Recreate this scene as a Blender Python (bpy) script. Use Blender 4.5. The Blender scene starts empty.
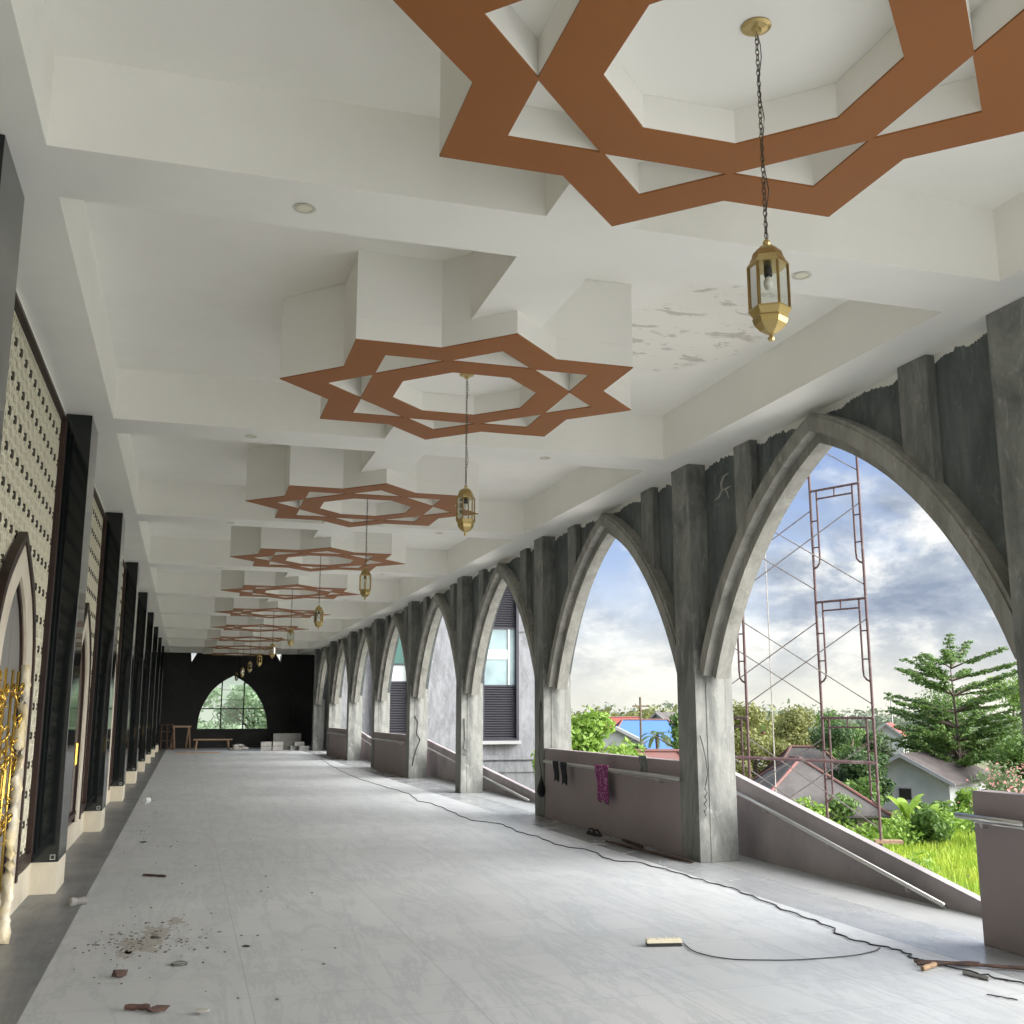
import bpy, bmesh, math, random
from mathutils import Vector, Matrix
from mathutils.geometry import tessellate_polygon
random.seed(7)
S = bpy.context.scene
COL = S.collection
P = 5.3454            # bay length of the arcade
PI = math.pi
ORD = ['first','second','third','fourth','fifth','sixth','seventh','eighth','ninth','tenth','eleventh','twelfth']

# ------------------------------------------------------------------ materials
MATS = {}
def mat(name, col, rough=.7, metal=0., noise=None, bump=None, spec=.5, trans=None, coat=0., alpha=None):
    """noise=(scale, colour2, contrast_lo, contrast_hi, detail, (stretch)); bump=(scale,strength)"""
    m = bpy.data.materials.new(name); m.use_nodes = True
    nt = m.node_tree; b = nt.nodes['Principled BSDF']
    b.inputs['Base Color'].default_value = (*col, 1)
    b.inputs['Roughness'].default_value = rough
    b.inputs['Metallic'].default_value = metal
    b.inputs['Specular IOR Level'].default_value = spec
    if coat: b.inputs['Coat Weight'].default_value = coat
    if trans: b.inputs['Transmission Weight'].default_value = trans
    if noise or bump:
        tc = nt.nodes.new('ShaderNodeTexCoord')
    if noise:
        sc, c2, lo, hi, det = noise[:5]
        mp = nt.nodes.new('ShaderNodeMapping')
        if len(noise) > 5: mp.inputs['Scale'].default_value = noise[5]
        nz = nt.nodes.new('ShaderNodeTexNoise'); nz.inputs['Scale'].default_value = sc; nz.inputs['Detail'].default_value = det
        nz.inputs['Roughness'].default_value = .62
        rp = nt.nodes.new('ShaderNodeValToRGB')
        rp.color_ramp.elements[0].position = lo; rp.color_ramp.elements[0].color = (*col, 1)
        rp.color_ramp.elements[1].position = hi; rp.color_ramp.elements[1].color = (*c2, 1)
        nt.links.new(tc.outputs['Object'], mp.inputs[0]); nt.links.new(mp.outputs[0], nz.inputs['Vector'])
        nt.links.new(nz.outputs['Fac'], rp.inputs[0]); nt.links.new(rp.outputs[0], b.inputs['Base Color'])
    if bump:
        n2 = nt.nodes.new('ShaderNodeTexNoise'); n2.inputs['Scale'].default_value = bump[0]; n2.inputs['Detail'].default_value = 6
        bp = nt.nodes.new('ShaderNodeBump'); bp.inputs['Strength'].default_value = bump[1]; bp.inputs['Distance'].default_value = .02
        nt.links.new(tc.outputs['Object'], n2.inputs['Vector']); nt.links.new(n2.outputs['Fac'], bp.inputs['Height'])
        nt.links.new(bp.outputs[0], b.inputs['Normal'])
    MATS[name] = m
    return m

def nd(nt, t, **kw):
    n = nt.nodes.new(t)
    for k, v in kw.items():
        if isinstance(v, (int, float, tuple, list)) and k in [i.name for i in n.inputs]: n.inputs[k].default_value = v
        else: setattr(n, k, v)
    return n
def mixc(nt, fac, a, b, blend='MIX'):
    n = nt.nodes.new('ShaderNodeMix'); n.data_type = 'RGBA'; n.blend_type = blend
    for s, v in ((0, fac), (6, a), (7, b)):
        if hasattr(v, 'links') or isinstance(v, bpy.types.NodeSocket): nt.links.new(v, n.inputs[s])
        elif s == 0: n.inputs[0].default_value = v
        else: n.inputs[s].default_value = (*v, 1)
    return n.outputs[2]
def ramp(nt, src, stops):
    r = nt.nodes.new('ShaderNodeValToRGB'); nt.links.new(src, r.inputs[0])
    e = r.color_ramp.elements
    while len(e) < len(stops): e.new(.5)
    for i, (p, c) in enumerate(stops):
        e[i].position = p; e[i].color = (*c, 1) if len(c) == 3 else c
    return r.outputs[0]
def noise(nt, vec, scale, detail=5, rough=.6, dist=0.):
    n = nt.nodes.new('ShaderNodeTexNoise'); n.inputs['Scale'].default_value = scale; n.inputs['Detail'].default_value = detail
    n.inputs['Roughness'].default_value = rough; n.inputs['Distortion'].default_value = dist
    nt.links.new(vec, n.inputs['Vector']); return n.outputs['Fac']
def mapping(nt, vec, scale=(1,1,1), loc=(0,0,0), rot=(0,0,0)):
    m = nt.nodes.new('ShaderNodeMapping'); m.inputs['Scale'].default_value = scale; m.inputs['Location'].default_value = loc
    m.inputs['Rotation'].default_value = rot
    nt.links.new(vec, m.inputs[0]); return m.outputs[0]
def math_(nt, op, a, b=None, clamp=False):
    n = nt.nodes.new('ShaderNodeMath'); n.operation = op; n.use_clamp = clamp
    for i, v in enumerate((a, b)):
        if v is None: continue
        if isinstance(v, (int, float)): n.inputs[i].default_value = v
        else: nt.links.new(v, n.inputs[i])
    return n.outputs[0]

def marble_floor(name, c1, c2, vein, tile, rough, grout, off=(0, 0), joint=.006):
    m = bpy.data.materials.new(name); m.use_nodes = True; nt = m.node_tree; b = nt.nodes['Principled BSDF']
    tc = nt.nodes.new('ShaderNodeTexCoord').outputs['Object']
    big = noise(nt, mapping(nt, tc, (1, .35, 1), rot=(0, 0, .5)), 1.1, 6, .62, .6)
    c = ramp(nt, big, [(.3, c1), (.7, c2)])
    v = noise(nt, mapping(nt, tc, (1.6, .28, 1), rot=(0, 0, .8)), 1.5, 9, .74, .45)
    vv = ramp(nt, v, [(.46, (0,0,0)), (.50, (1,1,1)), (.54, (0,0,0))])
    c = mixc(nt, math_(nt, 'MULTIPLY', vv, .5), c, vein)
    # tile joints
    sx = nt.nodes.new('ShaderNodeSeparateXYZ'); nt.links.new(tc, sx.inputs[0])
    js = []
    for k, o, t in ((0, off[0], tile[0]), (1, off[1], tile[1])):
        f = math_(nt, 'FRACT', math_(nt, 'DIVIDE', math_(nt, 'ADD', sx.outputs[k], 100 * t - o), t))
        d = math_(nt, 'ABSOLUTE', math_(nt, 'SUBTRACT', f, .5))
        js.append(math_(nt, 'GREATER_THAN', d, .5 - joint / t / 2))
    j = math_(nt, 'MAXIMUM', js[0], js[1])
    # tone of each tile differs slightly
    wn = nt.nodes.new('ShaderNodeTexWhiteNoise'); wn.noise_dimensions = '2D'
    fl = nt.nodes.new('ShaderNodeVectorMath'); fl.operation = 'FLOOR'
    nt.links.new(mapping(nt, tc, (1 / tile[0], 1 / tile[1], 0), (100 - off[0] / tile[0], 100 - off[1] / tile[1], 0)), fl.inputs[0])
    nt.links.new(fl.outputs[0], wn.inputs['Vector'])
    c = mixc(nt, math_(nt, 'MULTIPLY', wn.outputs['Value'], .22), c, tuple(x * .72 for x in c1))
    c = mixc(nt, math_(nt, 'MULTIPLY', j, .75), c, grout)
    # dried cement dust on the stone
    d1 = noise(nt, tc, .55, 7, .68)
    dm = ramp(nt, d1, [(.52, (0,0,0)), (.74, (1,1,1))])
    c = mixc(nt, math_(nt, 'MULTIPLY', dm, .3), c, (.47, .465, .43))
    nt.links.new(c, b.inputs['Base Color'])
    r = math_(nt, 'ADD', math_(nt, 'MULTIPLY', noise(nt, tc, 1.7, 5), .3), rough - .12)
    nt.links.new(r, b.inputs['Roughness']); b.inputs['Specular IOR Level'].default_value = .4
    MATS[name] = m; return m

mat('white_paint', (.86, .85, .80), .75, noise=(1.3, (.81, .80, .75), .35, .75, 5), bump=(9, .08))
mat('white_box_paint', (.83, .82, .775), .75)
mat('brown_paint', (.275, .093, .012), .6, noise=(2.0, (.255, .085, .011), .3, .7, 4))
mat('black_granite', (.009, .012, .012), .07, noise=(60, (.015, .018, .018), .5, .8, 4), spec=.5)
mat('cream_marble', (.66, .61, .49), .35, noise=(3.0, (.50, .44, .33), .4, .75, 7, (1, 1, .35)))
mat('lattice_cream', (.66, .63, .50), .7)
mat('lattice_back', (.17, .155, .10), .8)
mat('lattice_hole_shade', (.05, .045, .03), .8)
mat('dark_wood', (.022, .012, .010), .45, spec=.3, noise=(6, (.05, .026, .018), .4, .7, 5, (1, 1, .1)))
mat('door_wood', (.035, .016, .013), .16)
mat('door_surround', (.72, .66, .55), .35, noise=(2.5, (.56, .47, .36), .4, .72, 7, (1, 1, .5)))
mat('mauve_plaster', (.30, .255, .26), .8, noise=(1.6, (.265, .225, .23), .35, .75, 6), bump=(14, .06))
mat('mauve_plaster_stained', (.37, .33, .342), .8, noise=(1.1, (.26, .24, .245), .40, .62, 8))
mat('steel', (.62, .62, .61), .28, 1.)
mat('dull_steel', (.42, .41, .39), .45, .8)
mat('brass', (.50, .385, .17), .3, 1.)
mat('door_grey', (.20, .195, .18), .45)
mat('bounce_concrete', (.52, .51, .48), .9)
mat('dirt_film', (.30, .29, .26), .9)
mat('brass_dark', (.33, .22, .08), .35, 1.)
mat('chain_metal', (.10, .085, .06), .45, .7)
mat('black_plastic', (.015, .015, .015), .5)
mat('cable_rubber', (.03, .03, .032), .6)
mat('purple_cloth', (.20, .03, .13), .9, noise=(40, (.6, .35, .5), .5, .75, 4))
mat('black_cloth', (.015, .015, .018), .9)
mat('grey_cloth', (.22, .23, .22), .95, noise=(10, (.12, .13, .12), .3, .7, 4))
mat('plastic_wrap', (.75, .70, .58), .25, noise=(9, (.62, .50, .26), .38, .62, 6, (1, 1, .3)), bump=(22, .7))
mat('gold', (.70, .46, .10), .25, 1.)
mat('rust', (.045, .027, .022), .8, noise=(12, (.095, .05, .036), .4, .7, 5), bump=(30, .3))
mat('scaffold_paint', (.085, .045, .045), .6, noise=(5, (.17, .14, .125), .55, .7, 4))
mat('brace_metal', (.15, .135, .125), .55, noise=(4, (.08, .045, .04), .5, .7, 4))
mat('raw_wood', (.34, .23, .14), .8, noise=(5, (.20, .13, .08), .35, .7, 5, (4, 4, 1)))
mat('concrete_block', (.23, .228, .21), .9, noise=(6, (.15, .148, .14), .35, .75, 5))
mat('cement_bag', (.42, .405, .37), .85, noise=(5, (.28, .265, .24), .4, .7, 5))
mat('frame_black', (.012, .012, .013), .4)
mat('socket_cream', (.70, .64, .48), .4)
mat('red_roof', (.30, .05, .04), .7, noise=(.6, (.24, .07, .055), .35, .7, 5))
mat('pink_roof', (.24, .09, .08), .8, noise=(.8, (.17, .11, .095), .35, .7, 5))
mat('grey_roof', (.12, .11, .105), .85, noise=(.9, (.065, .058, .055), .35, .7, 6))
mat('brown_roof', (.065, .052, .05), .85, noise=(1.2, (.11, .095, .09), .35, .7, 6))
mat('blue_sheet', (.06, .16, .40), .6)
mat('white_wall', (.46, .475, .465), .8, noise=(.5, (.30, .33, .32), .4, .75, 6))
mat('cream_wall', (.42, .35, .29), .8)
mat('bark', (.13, .10, .075), .9)
mat('grass_green', (.17, .165, .085), .9, noise=(.09, (.12, .13, .07), .4, .7, 6))
mat('facade_louver', (.055, .055, .065), .5)
mat('facade_frame', (.02, .02, .03), .5)
mat('facade_sill', (.34, .345, .35), .6)
mat('green_glass', (.008, .09, .07), .15, spec=.8)
mat('pale_glass', (.24, .33, .34), .2, spec=.6, noise=(.5, (.15, .22, .245), .4, .6, 3))
mat('white_panel', (.42, .47, .46), .4)
mat('dirt', (.11, .10, .085), .95)
mat('end_black', (.012, .0125, .012), .55, noise=(.7, (.035, .036, .034), .5, .78, 7), spec=.3)
mat('downlight_ring', (.55, .53, .44), .4)
mat('downlight_lens', (.70, .67, .52), .5)
mat('bulb', (.78, .78, .74), .2)

def glass(name, tint=(1, 1, 1), rough=0.):
    m = bpy.data.materials.new(name); m.use_nodes = True; nt = m.node_tree
    for n in list(nt.nodes): nt.nodes.remove(n)
    o = nt.nodes.new('ShaderNodeOutputMaterial'); t = nt.nodes.new('ShaderNodeBsdfTransparent'); t.inputs[0].default_value = (*tint, 1)
    g = nt.nodes.new('ShaderNodeBsdfGlossy'); g.inputs['Roughness'].default_value = .03
    f = nt.nodes.new('ShaderNodeFresnel'); f.inputs[0].default_value = 1.45
    mx = nt.nodes.new('ShaderNodeMixShader')
    nt.links.new(f.outputs[0], mx.inputs[0]); nt.links.new(t.outputs[0], mx.inputs[1]); nt.links.new(g.outputs[0], mx.inputs[2])
    nt.links.new(mx.outputs[0], o.inputs[0]); MATS[name] = m; return m
glass('lantern_glass', (.93, .95, .92)); glass('window_glass', (.86, .93, .88))

marble_floor('floor_marble', (.43, .448, .462), (.50, .512, .52), (.30, .325, .345), (1.2, .6), .46, (.27, .28, .285), off=(-.76, 0))
marble_floor('band_marble', (.13, .14, .15), (.215, .225, .235), (.08, .09, .10), (.5, 1.2), .32, (.16, .16, .17), off=(-.76, 0))
marble_floor('outer_marble', (.30, .315, .33), (.40, .41, .42), (.20, .22, .24), (.62, 1.2), .22, (.2, .2, .2), off=(4.97, 0))
marble_floor('landing_marble', (.27, .28, .28), (.34, .345, .34), (.40, .41, .41), (.6, 1.2), .5, (.35, .35, .34), off=(5.6, 0))

def concrete(name, c1, c2, paint_edge=False):
    """bare cement render: cloudy grey with rubbed pale patches and trowel bumps; the spandrels carry the ragged edge of the white ceiling paint"""
    m = bpy.data.materials.new(name); m.use_nodes = True; nt = m.node_tree; b = nt.nodes['Principled BSDF']
    tc = nt.nodes.new('ShaderNodeTexCoord').outputs['Object']
    n1 = noise(nt, mapping(nt, tc, (1, 1, .35)), 2.8, 10, .72, .5)
    c = ramp(nt, n1, [(.38, c1), (.62, c2)])
    st = noise(nt, mapping(nt, tc, (1, 1, .06), (5, 1, 2)), 9, 6, .7)
    c = mixc(nt, math_(nt, 'MULTIPLY', ramp(nt, st, [(.52, (0,0,0)), (.66, (1,1,1))]), .28), c, tuple(x * .55 for x in c1))
    n2 = noise(nt, mapping(nt, tc, (1, 1, .5), (3, 7, 1)), 5.5, 8, .72, .8)
    c = mixc(nt, math_(nt, 'MULTIPLY', ramp(nt, n2, [(.57, (0,0,0)), (.68, (1,1,1))]), .42), c, tuple(min(1, x * 1.7) for x in c2))
    n4 = noise(nt, mapping(nt, tc, (1, 1, 1), (9, 2, 5)), 28, 4, .6)
    c = mixc(nt, math_(nt, 'MULTIPLY', ramp(nt, n4, [(.69, (0,0,0)), (.72, (1,1,1))]), .4), c, (.6, .6, .58))
    if paint_edge:
        sx = nt.nodes.new('ShaderNodeSeparateXYZ'); nt.links.new(tc, sx.inputs[0])
        n3 = noise(nt, mapping(nt, tc, (1, 1, .4)), 1.6, 6, .72, .2)
        e = math_(nt, 'GREATER_THAN', math_(nt, 'ADD', sx.outputs[2], math_(nt, 'MULTIPLY', math_(nt, 'SUBTRACT', n3, .5), .42)), 4.425)
        c = mixc(nt, e, c, (.76, .755, .715))
    nt.links.new(c, b.inputs['Base Color']); b.inputs['Roughness'].default_value = .85
    bp = nt.nodes.new('ShaderNodeBump'); bp.inputs['Strength'].default_value = .25; bp.inputs['Distance'].default_value = .02
    nt.links.new(n2, bp.inputs['Height']); nt.links.new(bp.outputs[0], b.inputs['Normal'])
    MATS[name] = m; return m
concrete('concrete_dark', (.070, .083, .083), (.135, .152, .148), True)
concrete('concrete_column', (.12, .125, .118), (.27, .275, .255))
concrete('concrete_ring', (.20, .198, .178), (.34, .335, .30))
concrete('facade_concrete', (.15, .155, .165), (.25, .256, .272))

# peeled paint on the ceiling slab (damp patch)
def peeling(name):
    m = bpy.data.materials.new(name); m.use_nodes = True; nt = m.node_tree; b = nt.nodes['Principled BSDF']
    tc = nt.nodes.new('ShaderNodeTexCoord').outputs['Object']
    base = ramp(nt, noise(nt, tc, 1.3, 5), [(.35, (.86, .85, .80)), (.75, (.81, .80, .75))])
    # the damp patch sits round (4.3, 8.2)
    d = nt.nodes.new('ShaderNodeVectorMath'); d.operation = 'DISTANCE'
    nt.links.new(mapping(nt, tc, (1, .55, 0)), d.inputs[0]); d.inputs[1].default_value = (4.15, 8.3 * .55, 0)
    mask = ramp(nt, math_(nt, 'ADD', d.outputs['Value'], math_(nt, 'MULTIPLY', noise(nt, tc, 2.1, 4), .5)), [(.85, (1,1,1)), (1.25, (0,0,0))])
    flakes = ramp(nt, noise(nt, mapping(nt, tc, (.8, 1.6, 1)), 3.4, 9, .72, .3), [(.545, (0,0,0)), (.575, (1,1,1))])
    c = mixc(nt, math_(nt, 'MULTIPLY', mask, .35), base, (.80, .74, .66))
    c = mixc(nt, math_(nt, 'MULTIPLY', math_(nt, 'MULTIPLY', mask, flakes), .75), c, (.50, .47, .42))
    nt.links.new(c, b.inputs['Base Color']); b.inputs['Roughness'].default_value = .8
    MATS[name] = m
peeling('ceiling_slab_paint')

def leafmat(name, c1, c2, scale=1.5):
    m = bpy.data.materials.new(name); m.use_nodes = True; nt = m.node_tree; b = nt.nodes['Principled BSDF']
    tc = nt.nodes.new('ShaderNodeTexCoord').outputs['Object']
    c = ramp(nt, noise(nt, tc, scale, 6, .7), [(.35, c1), (.65, c2)])
    nt.links.new(c, b.inputs['Base Color']); b.inputs['Roughness'].default_value = .6
    tr = nt.nodes.new('ShaderNodeBsdfTranslucent'); nt.links.new(c, tr.inputs[0])
    mx = nt.nodes.new('ShaderNodeMixShader'); mx.inputs[0].default_value = .35
    o = nt.nodes['Material Output']
    nt.links.new(b.outputs[0], mx.inputs[1]); nt.links.new(tr.outputs[0], mx.inputs[2]); nt.links.new(mx.outputs[0], o.inputs[0])
    MATS[name] = m
leafmat('leaf_bright', (.13, .25, .03), (.30, .45, .07))
leafmat('leaf_mid', (.075, .15, .035), (.17, .28, .06))
leafmat('leaf_dark', (.04, .085, .03), (.10, .17, .055))
leafmat('leaf_olive', (.13, .16, .045), (.28, .28, .09))
leafmat('leaf_grey', (.10, .16, .07), (.22, .29, .13))
leafmat('leaf_banana', (.22, .38, .05), (.40, .55, .10))
leafmat('grass_blade', (.24, .40, .035), (.48, .56, .07), .4)
leafmat('petal_pink', (.60, .22, .22), (.75, .40, .38))
leafmat('leaf_pale', (.30, .40, .24), (.50, .58, .40))
leafmat('leaf_far', (.16, .20, .14), (.23, .27, .18), .3)

# ------------------------------------------------------------------ mesh helpers
class MB:
    def __init__(s): s.v = []; s.f = []; s.smooth = False
    def box(s, a, b):
        x0, y0, z0 = a; x1, y1, z1 = b; n = len(s.v)
        s.v += [(x0,y0,z0),(x1,y0,z0),(x1,y1,z0),(x0,y1,z0),(x0,y0,z1),(x1,y0,z1),(x1,y1,z1),(x0,y1,z1)]
        for q in ((0,3,2,1),(4,5,6,7),(0,1,5,4),(1,2,6,5),(2,3,7,6),(3,0,4,7)): s.f.append(tuple(n + i for i in q))
        return s
    def cbox(s, c, d, M=None):
        n = len(s.v); m = MB(); m.box((-d[0]/2,-d[1]/2,-d[2]/2),(d[0]/2,d[1]/2,d[2]/2))
        for v in m.v:
            p = Vector(v)
            if M: p = M @ p
            s.v.append(tuple(p + Vector(c)))
        s.f += [tuple(n + i for i in q) for q in m.f]; return s
    def tube(s, pts, r, k=6, cap=True):
        pts = [Vector(p) for p in pts]; n0 = len(s.v); N = len(pts)
        rs = r if isinstance(r, (list, tuple)) else [r] * N
        up = Vector((0, 0, 1))
        for i, p in enumerate(pts):
            t = (pts[min(i+1, N-1)] - pts[max(i-1, 0)]).normalized()
            a = t.cross(up)
            if a.length < .05: a = t.cross(Vector((0, 1, 0)))
            a.normalize(); b = t.cross(a).normalized()
            for j in range(k):
                an = 2 * PI * j / k
                s.v.append(tuple(p + (a * math.cos(an) + b * math.sin(an)) * rs[i]))
        for i in range(N - 1):
            for j in range(k):
                s.f.append((n0 + i*k + j, n0 + i*k + (j+1) % k, n0 + (i+1)*k + (j+1) % k, n0 + (i+1)*k + j))
        if cap:
            s.f.append(tuple(n0 + j for j in reversed(range(k)))); s.f.append(tuple(n0 + (N-1)*k + j for j in range(k)))
        return s
    def lathe(s, prof, c=(0,0,0), k=12, rot=0.):
        n0 = len(s.v); N = len(prof)
        for r, z in prof:
            for j in range(k):
                an = 2 * PI * j / k + rot
                s.v.append((c[0] + r * math.cos(an), c[1] + r * math.sin(an), c[2] + z))
        for i in range(N - 1):
            for j in range(k):
                s.f.append((n0 + i*k + j, n0 + i*k + (j+1) % k, n0 + (i+1)*k + (j+1) % k, n0 + (i+1)*k + j))
        s.f.append(tuple(n0 + j for j in reversed(range(k)))); s.f.append(tuple(n0 + (N-1)*k + j for j in range(k)))
        return s
    def poly(s, outer, holes, fn, d0, d1, sides=True):
        """extruded polygon with holes; fn(u,v,d)->xyz"""
        rings = [outer] + list(holes)
        tris = tessellate_polygon([[Vector((u, v, 0)) for u, v in r] for r in rings])
        flat = [p for r in rings for p in r]; n = len(s.v); N = len(flat)
        s.v += [fn(u, v, d0) for u, v in flat] + [fn(u, v, d1) for u, v in flat]
        for a, b, c in tris:
            s.f.append((n+a, n+b, n+c)); s.f.append((n+N+c, n+N+b, n+N+a))
        if sides:
            o = 0
            for r in rings:
                L = len(r)
                for i in range(L):
                    a = n + o + i; b = n + o + (i+1) % L
                    s.f.append((a, b, b + N, a + N))
                o += L
        return s
    def strip(s, A, B, C, D):
        """closed solid between four polylines of equal length (a swept quad section)"""
        n = len(s.v); L = len(A)
        for q in zip(A, B, C, D): s.v += [tuple(p) for p in q]
        for i in range(L - 1):
            for j in range(4):
                a = n + i*4 + j; b = n + i*4 + (j+1) % 4
                s.f.append((a, b, b + 4, a + 4))
        s.f.append((n+3, n+2, n+1, n)); e = n + (L-1)*4; s.f.append((e, e+1, e+2, e+3))
        return s
    def mesh(s, name, m, fix=True):
        me = bpy.data.meshes.new(name); me.from_pydata(s.v, [], s.f)
        if m: me.materials.append(MATS[m])
        if fix:
            bm = bmesh.new(); bm.from_mesh(me); bmesh.ops.recalc_face_normals(bm, faces=bm.faces); bm.to_mesh(me); bm.free()
        if s.smooth:
            for p in me.polygons: p.use_smooth = True
        return me

def link(name, data, parent=None):
    o = bpy.data.objects.new(name, data); COL.objects.link(o)
    if parent: o.parent = parent
    return o
def tag(o, label=None, cat=None, group=None, kind=None):
    if label: o['label'] = label
    if cat: o['category'] = cat
    if group: o['group'] = group
    if kind: o['kind'] = kind
    return o
def obj(name, mb, m, parent=None, bevel=0., smooth=False, loc=None):
    mb.smooth = smooth
    o = link(name, mb.mesh(name, m), parent)
    if loc: o.location = loc
    if bevel:
        b = o.modifiers.new('b', 'BEVEL'); b.width = bevel; b.segments = 2; b.limit_method = 'ANGLE'
    return o
def thing(name, label, cat, loc=(0,0,0), rz=0., group=None):
    o = link(name, None); o.location = loc; o.rotation_euler = (0, 0, rz)
    return tag(o, label, cat, group)
def struct(name, mb, m, parent=None):
    o = obj(name, mb, m, parent); o['kind'] = 'structure'; return o
def dup(root, loc, rz=None, label=None, group=None, scale=None):
    r = root.copy(); COL.objects.link(r); r.location = loc
    if rz is not None: r.rotation_euler = (0, 0, rz)
    if scale: r.scale = scale
    if label: r['label'] = label
    if group: r['group'] = group
    for ch in list(root.children):
        c = ch.copy(); COL.objects.link(c); c.parent = r
        for g in list(ch.children):
            d = g.copy(); COL.objects.link(d); d.parent = c
    return r
XYZ = lambda u, v, d: (u, v, d)       # polygon in plan, extruded up
YZX = lambda u, v, d: (d, u, v)       # polygon in (Y,Z), extruded along X
XZY = lambda u, v, d: (u, d, v)       # polygon in (X,Z), extruded along Y

# ------------------------------------------------------------------ floor
Y0, YE = -4., 53.3
f = MB().box((-.76, -24, -.25), (4.97, YE, 0)); struct('floor', f, 'floor_marble')  # open stretch behind the camera is added to throw light up at the ceiling
b = MB().box((-1.265, -24, -.25), (-.76, YE, 0)); struct('trim_1', b, 'band_marble')
b = MB().box((4.97, -24, -.25), (5.60, YE, 0)); struct('trim_2', b, 'outer_marble')
b = MB().box((5.60, -24, -.25), (6.20, YE, 0)); struct('trim_3', b, 'landing_marble')
b = MB().box((-1.5, -24, -5.), (6.19, YE, -.25)); struct('wall_under_floor', b, 'facade_concrete')
b = MB().box((6.2, -60, -5.), (24, 33, -4.97)); struct('bounce_pavement', b, 'bounce_concrete')  # unseen pale ground, added to bounce light onto the ceiling
b = MB().box((-40, -60, -5.), (6.2, -24, -4.97)); struct('bounce_pavement', b, 'bounce_concrete')  # more of the added bounce ground, out of view
b = MB().box((-30, -24, -.3), (-1.265, Y0, -.02)); struct('bounce_pavement', b, 'bounce_concrete')  # unseen forecourt slab, added to reflect light into the corridor

# ------------------------------------------------------------------ ceiling: soffit grid with coffers
ZB, ZT = 4.48, 5.0
BY, BW = 5.46, .58                       # first visible cross beam and its width
XL_, XR_ = -.847, 5.12
CB0, CB1 = 1.872, 2.425                  # central beam
ce = MB()
holes = []
ys = [BY + k * P for k in range(-1, 9)]
prev = Y0 + .3
for y in ys + [YE + .6]:
    a, b_ = prev, min(y, YE)
    if b_ - a > .4:
        holes.append([(XL_, a), (CB0, a), (CB0, b_), (XL_, b_)])
        holes.append([(CB1, a), (XR_, a), (XR_, b_), (CB1, b_)])
    prev = y + BW
for h in holes: pass
out = [(-1.5, Y0), (6.15, Y0), (6.15, YE + .3), (-1.5, YE + .3)]
ce.poly(out, holes, XYZ, ZB, ZT)
struct('ceiling', ce, 'white_paint')
sl = MB().box((-1.5, Y0, ZT), (6.15, YE + .3, ZT + .15))
struct('ceiling_slab', sl, 'ceiling_slab_paint')

# ------------------------------------------------------------------ star ornaments
SX, SR = 2.147, 1.558
SY = [3.56, 8.47, 13.75, 18.9, 24.2, 29.5, 34.85, 40.2, 45.5, 50.9]
def pol(r, deg): return (r * math.cos(math.radians(deg)), r * math.sin(math.radians(deg)))
outline = []
for j in range(8):
    outline.append(pol(SR, 45 * j)); outline.append(pol(SR * .7654, 45 * j + 22.5))
octagon = [pol(.403 * SR, 45 * j + 22.5) for j in range(8)]
triangles = []
for j in range(8):
    t, a, c = Vector(pol(.7605 * SR, 45 * j)), Vector(pol(.583 * SR, 45 * j - 22.5)), Vector(pol(.583 * SR, 45 * j + 22.5))
    g = (t + a + c) / 3
    triangles.append([tuple(g + (p - g) * .975) for p in (t, a, c)])
plate = MB(); plate.poly(outline, [octagon] + triangles, XYZ, 4.295, 4.305)
box = MB(); box.poly(outline, [octagon] + triangles, XYZ, 4.305, 4.478); box.poly(outline, [], XYZ, 4.479, 4.999)
star0 = None
for i, y in enumerate(SY):
    lab = f'white ceiling box with brown eight-pointed star, {ORD[i]} one along the corridor'
    if star0 is None:
        star0 = thing('star_ceiling_ornament', lab, 'ceiling ornament', (SX, y, 0))
        obj('star_box', box, 'white_box_paint', star0); obj('star_face', plate, 'brown_paint', star0)
        star0['group'] = 'brown star ornaments along the ceiling'
    else: dup(star0, (SX, y, 0), 0, lab)

# ------------------------------------------------------------------ downlights
dl0 = None
for k in range(0, 9):
    for s, x in ((0, .50), (1, 3.78)):
        y = 5.765 + k * P
        lab = f'small round recessed downlight on the {"window" if s else "door"} side of ceiling beam, {ORD[k]} beam'
        lab = f'small round downlight in {ORD[k]} ceiling beam, on the {"arcade" if s else "black pillar"} side'
        if dl0 is None:
            dl0 = thing('downlight', lab, 'ceiling light', (x, y, ZB), 0, 'recessed downlights in the cross beams')
            r = MB(); r.lathe([(.055, -.001), (.065, -.006), (.045, -.008), (.042, -.003)], k=24); obj('ring', r, 'downlight_ring', dl0)
            r = MB(); r.lathe([(.001, -.004), (.043, -.004), (.043, -.002)], k=24); obj('lens', r, 'downlight_lens', dl0)
        else: dup(dl0, (x, y, ZB), 0, lab)

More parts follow.
